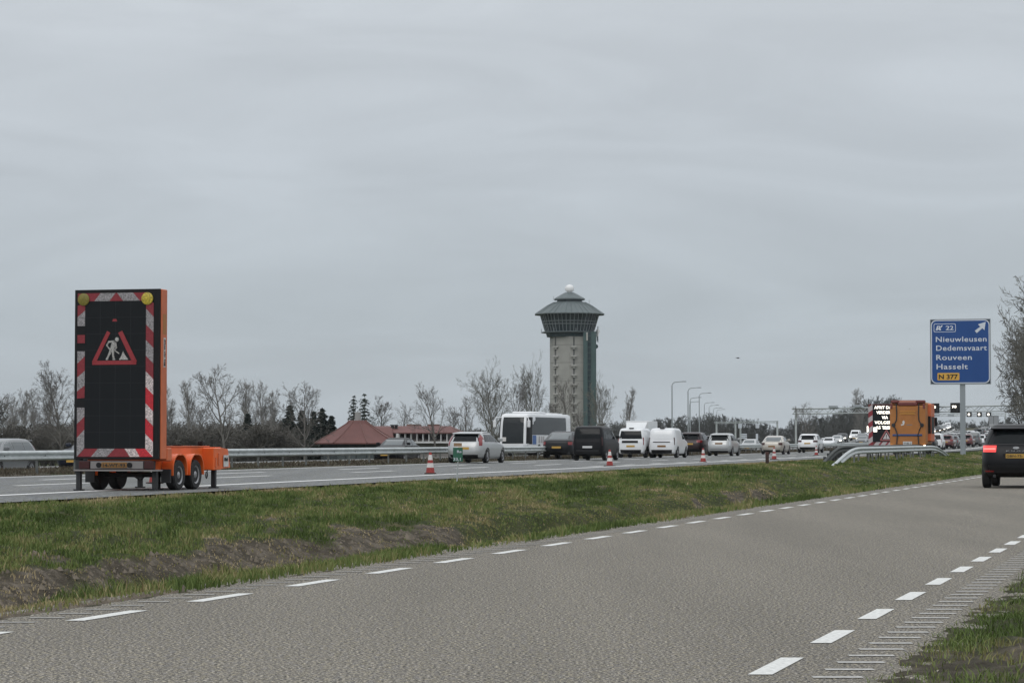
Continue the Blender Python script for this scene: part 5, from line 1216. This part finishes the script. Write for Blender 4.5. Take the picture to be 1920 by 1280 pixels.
P_([(1759.8, 617.2), (1762.2, 617.2), (1762.0, 614.8), (1760.3, 614.8)])
jn.build('junction_symbol', M['signw'], bs, 0)
ar = MB(); ar.plate([(px(a), pz(b)) for a, b in ((1828.3, 620.2), (1838.6, 612.6), (1834.2, 608.3), (1848.6, 603.8), (1846.2, 619.4), (1842.3, 615.6), (1832.0, 624.6))][::-1], yT - .006, yT); ar.build('arrow', M['signw'], bs, 0)
for tx, x0_, x1_, vb in (('Nieuwleusen', 1756, 1850, 640.3), ('Dedemsvaart', 1756.5, 1850.5, 656.8), ('Rouveen', 1756.5, 1822.5, 674.4), ('Hasselt', 1757, 1815, 691.6)):
    put_text('place_name', tx, M['signw'], bs, px(x0_), yT, pz(vb), 10.0 / sc, (x1_ - x0_) / sc, bold=.012, space=1.08)
MB().plate(rrect(px(1758.5), px(1799.3), pz(712.6), pz(698.8), .06), yT - .001, yT + .006).build('route_plate', M['signy'], bs, 0)
put_text('route_number', 'N 377', M['ink'], bs, px(1761), yT - .006, pz(710), 8.6 / sc, 35.5 / sc, bold=.03)

# ------------------------------------------------------------------ gantries
def truss(mb, a, b, hgt, n, r=.07, dep=.8):
    a = Vector(a); b = Vector(b); d_ = (b - a); side = Vector((d_.y, -d_.x, 0)).normalized() * dep; up = Vector((0, 0, hgt))
    for s_ in (Vector((0, 0, 0)), side):
        mb.tube([a + s_, b + s_], r, 6); mb.tube([a + up + s_, b + up + s_], r * 1.2, 6)
        for i in range(n):
            p = a + d_ * (i / n) + s_; q = a + d_ * ((i + .5) / n) + s_ + up; e = a + d_ * ((i + 1) / n) + s_
            mb.tube([p, q], r * .55, 4); mb.tube([q, e], r * .55, 4)
def gantry(name, uL, YL, uR, YR, z, hgt, n, label, posts, r=.13, dep=.9, cat='gantry'):
    A = Vector((XU(uL, YL), YL, z)); Bp = Vector((XU(uR, YR), YR, z)); o = empty(name, (A.x, A.y, 0), 0, label, cat)
    mb = MB(); truss(mb, (0, 0, z), Bp - Vector((A.x, A.y, 0)), hgt, n, r, dep); mb.build('truss', M['galv'], o)
    for t_, gz in posts:
        p = (Bp - A) * t_; MB().box(p.x - .2, p.x + .2, p.y - .2, p.y + .2, gz, z + hgt + .1, bev=.03).build('post', M['galv'], o)
    return o, A, Bp
Zt = H + 60 / F * 500
g1, A1, B1 = gantry('signal_gantry', 1492, 500, 2010, 440, Zt - 1.05, 1.0, 22, 'large lattice gantry with signal boxes spanning the motorway', [(0, -1), (.99, 0)])
def on_g(g, A, Bp, u, v, w_, h_, name, m, lit=None, back=False, dep=.5):
    # parameter where the gantry line has image column u
    f = (u - 960) / F; d_ = Bp - A; t_ = (f * A.y - A.x) / (d_.x - f * d_.y); p = A + d_ * t_; zc = ZV(v, p.y)
    ang = math.atan2(d_.y, d_.x); lx, ly = p.x - A.x, p.y - A.y; c, s = math.cos(ang), math.sin(ang); nx, ny = s, -c
    o = MB().box(-w_ / 2, w_ / 2, -dep, 0, -h_ / 2, h_ / 2, bev=.04).build(name, m, g); o.location = (lx + nx * 1.0, ly + ny * 1.0, zc); o.rotation_euler = (0, 0, ang)
    if lit == 'dot': MB().lathe([(w_ * .24, 0), (w_ * .24, -.02)], 14, 'y', c=(0, -dep - .01, .05)).build('lit_symbol', M['ledOn'], o)
    if lit == 'num': put_text('lit_symbol', '70', M['ledOn'], o, 0, -dep - .01, .02, h_ * .22, w_ * .55, bold=.05, center=True)
    if lit == 'arrow': MB().plate([(-.35, -.1), (-.35, .1), (0, .1), (0, .3), (.45, 0), (0, -.3), (0, -.1)], -dep - .02, -dep).build('lit_symbol', M['ledOn'], o, 0)
    return o
on_g(g1, A1, B1, 1761, 765.3, 2.1, 1.9, 'signal_box', M['black'], 'num'); on_g(g1, A1, B1, 1799.5, 764.5, 2.1, 1.9, 'signal_box', M['black'], 'num')
on_g(g1, A1, B1, 1571, 762.5, 2.3, .5, 'sign_back', M['signback']); on_g(g1, A1, B1, 1617, 761.5, 2.3, .5, 'sign_back', M['signback']); on_g(g1, A1, B1, 1745, 776, 0.8, .7, 'sign_back', M['signback'])
g2, A2, B2 = gantry('signal_gantry', 1735, 905, 1885, 885, ZV(780, 900), .9, 18, 'farther gantry with three lit round signals over the distant queue', [(0, 0), (1, 0)], r=.12)
for u in (1820, 1839, 1856.5): on_g(g2, A2, B2, u, 777, 1.8, 1.7, 'signal_box', M['black'], 'dot')
for u in (1759, 1786): on_g(g2, A2, B2, u, 778.5, 2.2, 1.0, 'sign_back', M['signback'])
g3, A3, B3 = gantry('small_gantry', 1341, 585, 1459, 560, ZV(793, 575), .35, 14, 'thin pale gantry with two white sign boxes behind the street lamps', [(.02, -1), (.33, -1), (.41, -1), (.985, -1)], r=.06, dep=.3)
for u in (1396, 1428.5): on_g(g3, A3, B3, u, 798.5, .9, 1.0, 'sign_box', M['signw'])
rs = empty('road_sign', (XU(1395, 540), 540, -1), 0, 'small white road sign with stacked panels below the thin gantry', 'sign')
for i in range(3): MB().box(-.6, .6, 0, .06, ZV(822 - i * 3.4, 540) + 1, ZV(819.6 - i * 3.4, 540) + 1).build('panel', M['signw'], rs)
MB().box(-.05, .05, .07, .15, 0, 3.1).build('post', M['galv'], rs)
rs = empty('road_sign', (XU(1419, 480), 480, -1), 0, 'narrow tall white board left of the beige saloon', 'sign'); MB().box(-.22, .22, 0, .1, ZV(832, 480) + 1, ZV(813, 480) + 1, bev=.03).build('panel', M['signw'], rs); MB().box(-.05, .05, .11, .2, 0, 2.2).build('post', M['galv'], rs)

# ------------------------------------------------------------------ street lamps
for u, v, arm, r_, lb in ((1260, 714.5, 27, .11, 'nearest and tallest street lamp of the row'), (1290, 726, 25, .11, 'second tallest street lamp of the row'), (1311, 736, 23, .1, 'third street lamp, slender, right of the close pair'),
                   (1294, 744.5, 21, .11, 'street lamp directly behind the second tallest one'), (1293, 752.5, 19, .11, 'shorter street lamp hidden behind the second tallest one'),
                   (1320.5, 754, 19.5, .09, 'street lamp above the left side of the silver people carrier'), (1329.5, 759, 18.5, .09, 'street lamp above the middle of the silver people carrier'),
                   (1337.5, 764, 16.5, .09, 'faint street lamp above the silver people carrier'), (1344, 767, 15.5, .09, 'farthest faint street lamp by the thin gantry'), (1305, 795, 7, .07, 'short small lamp among the feet of the tall lamps')):
    Y = 50600 / (826 - v) if v < 790 else 900; base = -1.5; s = F / Y; top = ZV(v, Y); o = empty('street_lamp', (XU(u, Y), Y, base), 0, lb, 'street lamp', 'street lamps left of the motorway')
    hh = top - base; a = arm / s
    pts = [(0, 0, 0), (0, 0, hh - .9)] + [(a * .28 * (1 - math.cos(t)), 0, hh - .9 + .75 * math.sin(t)) for t in np.linspace(.2, 1.5, 6)] + [(a * .75, 0, hh - .05)]
    MB().tube(pts, [r_ * 1.25, r_] + [r_ * .8] * 6 + [r_ * .6], 8).build('pole', M['lamp_pole'], o)
    MB().box(a * .68, a, -.15, .15, hh - .12, hh + .02, bev=.05).build('lantern', mat('lantern_grey', (.16, .17, .18), .5), o)

# ------------------------------------------------------------------ water tower
YT = 600; sT = F / YT; tw = empty('water_tower', (XU(1068, YT), YT, -2), 0, 'tall concrete water tower with wide hipped roof, glazed gallery and white dome', 'tower')
tz = lambda v: ZV(v, YT) + 2; tu = lambda u: (u - 1068) / sT
RS = 5.75; n_ = 8; a0 = R(22.5 + 12); xs = tu(1075)
mb = MB(); mb.lathe([(RS, 0), (RS, tz(632))], n_, c=(tu(1074.5), 0, 0), a0=a0); mb.build('shaft', M['concrete'], tw, 20)
vsn = [(tu(1074.5) + RS * math.cos(a0 + k * math.pi / 4), RS * math.sin(a0 + k * math.pi / 4)) for k in range(8)]
# windows bays in vertical strips
for uu in (1041, 1075):
    x = tu(uu); yb = -RS * .93
    # distance of shaft front surface at x
    best = 0
    for k in range(8):
        (xa, ya), (xb, yb_) = vsn[k], vsn[(k + 1) % 8]
        if (xa - x) * (xb - x) <= 0 and abs(xb - xa) > 1e-6: yy_ = ya + (yb_ - ya) * (x - xa) / (xb - xa); best = min(best, yy_)
    MB().box(x - .18, x + .18, best - .12, best + .3, tz(800), tz(633)).build('recess_strip', mat('strip_grey', (.10, .105, .10), .8), tw)
    for k in range(9):
        v = 651 + k * 17.6
        MB().box(x - .62, x + .62, best - .75, best + .3, tz(v + 1.6), tz(v - 1.2)).box(x - .3, x + .3, best - .5, best + .3, tz(v + 5), tz(v + 1.6)).build('bay', M['concretel'], tw)
for v in (648, 681, 715, 748): 
    mb = MB(); mb.lathe([(RS + .03, tz(v)), (RS + .03, tz(v - .7))], 8, c=(tu(1074.5), 0, 0), a0=a0); mb.build('joint_band', mat('joint_grey', (.2, .2, .185), .9), tw, 0)
# green lift shaft
MB().box(tu(1092.5), tu(1100.5), -RS * 1.02, -1, 0, tz(623)).build('green_column', M['tgreen'], tw)
MB().box(tu(1107), tu(1116.5), -RS * .9, 0, 0, tz(623)).build('green_column', M['tgreen'], tw)
MB().box(tu(1100.5), tu(1107), -RS * .85, -1, 0, tz(623)).build('glazed_strip', M['tgreend'], tw)
for k in range(16): MB().box(tu(1101), tu(1106.5), -RS * .9, -RS * .85, tz(790 - k * 10.5), tz(787.5 - k * 10.5)).build('stair_landing', M['tgreen'], tw)
MB().box(tu(1098), tu(1101), -RS * 1.06, -RS * 1.02, tz(640), tz(625)).build('pale_strip', M['concretel'], tw)
# collar, railing deck, gallery, roofs, dome
cx0 = 0
lat = lambda prof, n, nm, m, sh=20, a0_=R(11.25): MB().lathe([(r / sT, tz(v)) for r, v in prof], n, a0=a0_).build(nm, m, tw, sh)
lat([(43, 632), (45, 625), (50, 624.5), (50, 622)], 16, 'collar', M['tgreend'])
lat([(54, 624), (54, 622.6)], 16, 'deck', M['troof']); 
for k in range(16):
    a = R(11.25) + k * math.pi / 8
    if k % 2 == 0: MB().tube([(54 / sT * math.cos(a), 54 / sT * math.sin(a), tz(623)), (54 / sT * math.cos(a), 54 / sT * math.sin(a), tz(617))], .06, 4).build('railing_post', M['tmull'], tw)
lat([(46, 622.5), (49, 612), (56, 588)], 16, 'gallery_glass', M['tglass'])
mu = MB(); nm_ = 44
for k in range(nm_):
    a = 2 * math.pi * k / nm_; 
    def on(r, v, e=1.012):
        # radius on a 16-gon
        seg = (a - R(11.25)) % (math.pi / 8) - math.pi / 16; rr_ = r * math.cos(math.pi / 16) / math.cos(seg); return (rr_ / sT * e * math.cos(a), rr_ / sT * e * math.sin(a), tz(v))
    mu.tube([on(46, 622), on(49, 612), on(56, 588.5)], .075, 4)
mu2 = MB()
for k in range(16):
    a = R(11.25) + k * math.pi / 8; b = a + math.pi / 8
    for r, v in ((51.6, 603.0), (50, 608.5)):
        mu2.tube([(r * 1.015 / sT * math.cos(a), r * 1.015 / sT * math.sin(a), tz(v)), (r * 1.015 / sT * math.cos(b), r * 1.015 / sT * math.sin(b), tz(v))], .09, 4)
mu2.build('transom', M['tmull'], tw, 0); tag(mu.build('mullions', M['tmull'], tw, 0), kind='stuff')
lat([(55, 590), (67, 590.5), (67.3, 589), (44, 574), (30, 567), (24, 565.5)], 12, 'main_roof', M['troof'], 15, R(15))
lat([(24, 566), (24, 561)], 12, 'roof_neck', M['tgreend'], 15, R(15))
lat([(29, 562.5), (30, 561.5), (29.5, 559.8), (16, 552), (8, 548)], 12, 'upper_roof', M['troof'], 15, R(15))
rb = MB()
for k in range(36):
    a = 2 * math.pi * k / 36 + .04; q = lambda r, v: (r / sT * math.cos(a) * .985, r / sT * math.sin(a) * .985, tz(v) + .02)
    rb.tube([q(66, 588.6), q(44, 573.7), q(30.5, 566.8)], .05, 4)
tag(rb.build('roof_seams', M['troofr'], tw, 0), kind='stuff')
lat([(5, 548), (5.2, 545)], 16, 'dome_base', M['domew']); lat([(7.5, 545.5), (8.4, 542), (8.2, 538.5), (6.4, 535.6), (3.5, 533.8), (.5, 533.2)], 20, 'dome', M['domew'], 60)
for u, v in ((1118, 628), (1120, 622), (1117, 650)): MB().lathe([(.5, 0), (.55, -.2)], 12, 'y', c=(tu(u), -2, tz(v))).build('dish_antenna', M['domew'] if v < 640 else M['tgreen'], tw)
MB().tube([(tu(1121), -1, tz(642)), (tu(1121), -1, tz(612))], .12, 6).tube([(tu(1119), -2.5, tz(640)), (tu(1119), -2.5, tz(618))], .12, 6).build('antenna_mast', M['tmull'], tw)
MB().tube([(tu(1105), 0, tz(576)), (tu(1105), 0, tz(562))], .06, 5).tube([(tu(1038), 0, tz(562)), (tu(1038), 0, tz(555))], .05, 5).build('antenna', M['tmull'], tw)

# ------------------------------------------------------------------ restaurant and motel
YR = 262; sR = F / YR; rt = empty('restaurant', (XU(671, YR), YR, -2), -.12, 'restaurant with steep dark red tent roof and square chimney', 'building')
rw_ = 76 / sR; ez = ZV(830, YR) + 2; az_ = ZV(788, YR) + 2
prof = [(rw_ / .924, ez), (rw_ * .62 / .924, ez + (az_ - ez) * .40), (rw_ * .26 / .924, ez + (az_ - ez) * .85), (.9, az_)]
MB().lathe([(rw_ / .924, ez - .12)] + prof, 8, a0=R(22.5)).build('roof', M['redroof'], rt, 10)
MB().lathe([(rw_ * .9, 0), (rw_ * .9, ez - .1)], 8, a0=R(22.5)).build('wall', M['darkwall'], rt, 10)
mb = MB()
for k in range(8):
    a = R(22.5) + k * math.pi / 4; mb.tube([(r * 1.005 * math.cos(a), r * 1.005 * math.sin(a), z + .02) for r, z in prof], .07, 4)
mb.build('ridge_tiles', mat('ridge_red', (.16, .075, .065), .8), rt, 0)
MB().box(-.28, .3, -.3, .3, az_ - .5, ZV(772, YR) + 2, bev=.04).build('chimney', M['chim'], rt)
for i in range(9):
    a = R(-90) + (i - 4) * R(16); r = rw_ * .9 + .02; x, y = r * math.cos(a), r * math.sin(a)
    w_ = MB().box(-.5, .5, -.05, .05, .9, 2.2).build('window', M['glasslt'], rt); w_.location = (x * .98, y * .98, 0); w_.rotation_euler = (0, 0, a + math.pi / 2)
Ym = 300; sM = F / Ym; mt = empty('motel', (XU(705, Ym), Ym, -2), -.05, 'long two-storey motel with low red roof right of the restaurant', 'building')
mx_ = lambda u: (u - 705) / sM; mz = lambda v: ZV(v, Ym) + 2; LL = mx_(856)
MB().box(mx_(660), LL, 0, 8, 0, mz(811), bev=0).build('wall', M['pinkwall'], mt)
MB().add([(mx_(650), -1.0, mz(811)), (LL + .8, -1.0, mz(811)), (LL + .8, 9, mz(811)), (mx_(650), 9, mz(811)), (mx_(664), 4, mz(798)), (LL - 1, 4, mz(798))], [(0, 1, 5, 4), (1, 2, 5), (2, 3, 4, 5), (3, 0, 4), (0, 3, 2, 1)]).build('roof', M['redroof'], mt, 10)
MB().box(mx_(650), LL + .8, -1.03, -.98, mz(812.6), mz(810.8)).build('fascia', mat('fascia_red', (.12, .05, .045), .7), mt)
MB().add([(mx_(690), -3.0, mz(822)), (mx_(742), -3.0, mz(822)), (mx_(735), .2, mz(802)), (mx_(700), .2, mz(802)), (mx_(690), .3, mz(822)), (mx_(742), .3, mz(822))], [(0, 1, 2, 3), (0, 3, 4), (1, 5, 2), (0, 4, 5, 1), (2, 5, 4, 3)]).build('porch_roof', M['redroof'], mt, 10)
for i, u in enumerate(np.arange(752, 852, 11.2)):
    dk = i in (0, 1, 3, 4, 6, 7); MB().box(mx_(u), mx_(u + (6.5 if dk else 5)), -.06, .05, mz(823), mz(813)).build('window', M['glass'] if dk else M['glasslt'], mt)
    MB().box(mx_(u - 3), mx_(u - 1.6), -.9, .0, mz(829), mz(811.5)).build('balcony_divider', M['whitew'], mt)
MB().box(mx_(748), LL, -1.3, -1.2, mz(830.5), mz(827.5)).build('balcony_rail', M['whitew'], mt)
MB().box(mx_(748), LL, -1.2, 0, mz(827.6), mz(827)).build('balcony_floor', M['concretel'], mt)
for u in (733, 740): MB().tube([(mx_(u), 2, mz(803)), (mx_(u), 2, mz(796.5))], [.2, .2], 8).lathe([(.34, mz(797)), (.3, mz(795.6))], 8, c=(mx_(u), 2, 0)).build('roof_vent', M['darksteel'], mt)
for u0, u1 in ((750, 764), (766, 776), (790, 812)): MB().box(mx_(u0), mx_(u1), 9, 11, mz(801), mz(794)).build('dormer', mat('dormer_red', (.15, .085, .07), .8), mt)
MB().box(mx_(742), mx_(778), 8.2, 9, mz(802), mz(800)).build('white_ridge', M['whitew'], mt)
fp = empty('flag_pole', (XU(739, 255), 255, -2), 0, 'short leaning white post above the dark oncoming saloon', 'post'); MB().box(-.12, .12, -.05, .05, 0, ZV(812, 255) + 2, rot=Matrix.Rotation(R(5), 3, 'Y'), piv=(0, 0, 0)).build('shaft', M['whitew'], fp)

# ------------------------------------------------------------------ haze
hz = MB().box(-900, 900, -60, 1150, -3.2, 62); ho = hz.build('haze', None, None, 0); 
hm = bpy.data.materials.new('haze_air'); hm.use_nodes = True; t = hm.node_tree; t.nodes.clear(); ou = N(t, 'ShaderNodeOutputMaterial'); pv = N(t, 'ShaderNodeVolumePrincipled')
pv.inputs['Color'].default_value = (.9, .95, 1, 1); pv.inputs['Density'].default_value = .00007; pv.inputs['Anisotropy'].default_value = 0.2
t.links.new(pv.outputs[0], ou.inputs['Volume']); ho.data.materials.append(hm); tag(ho, kind='stuff', label='thin grey haze over the whole scene')
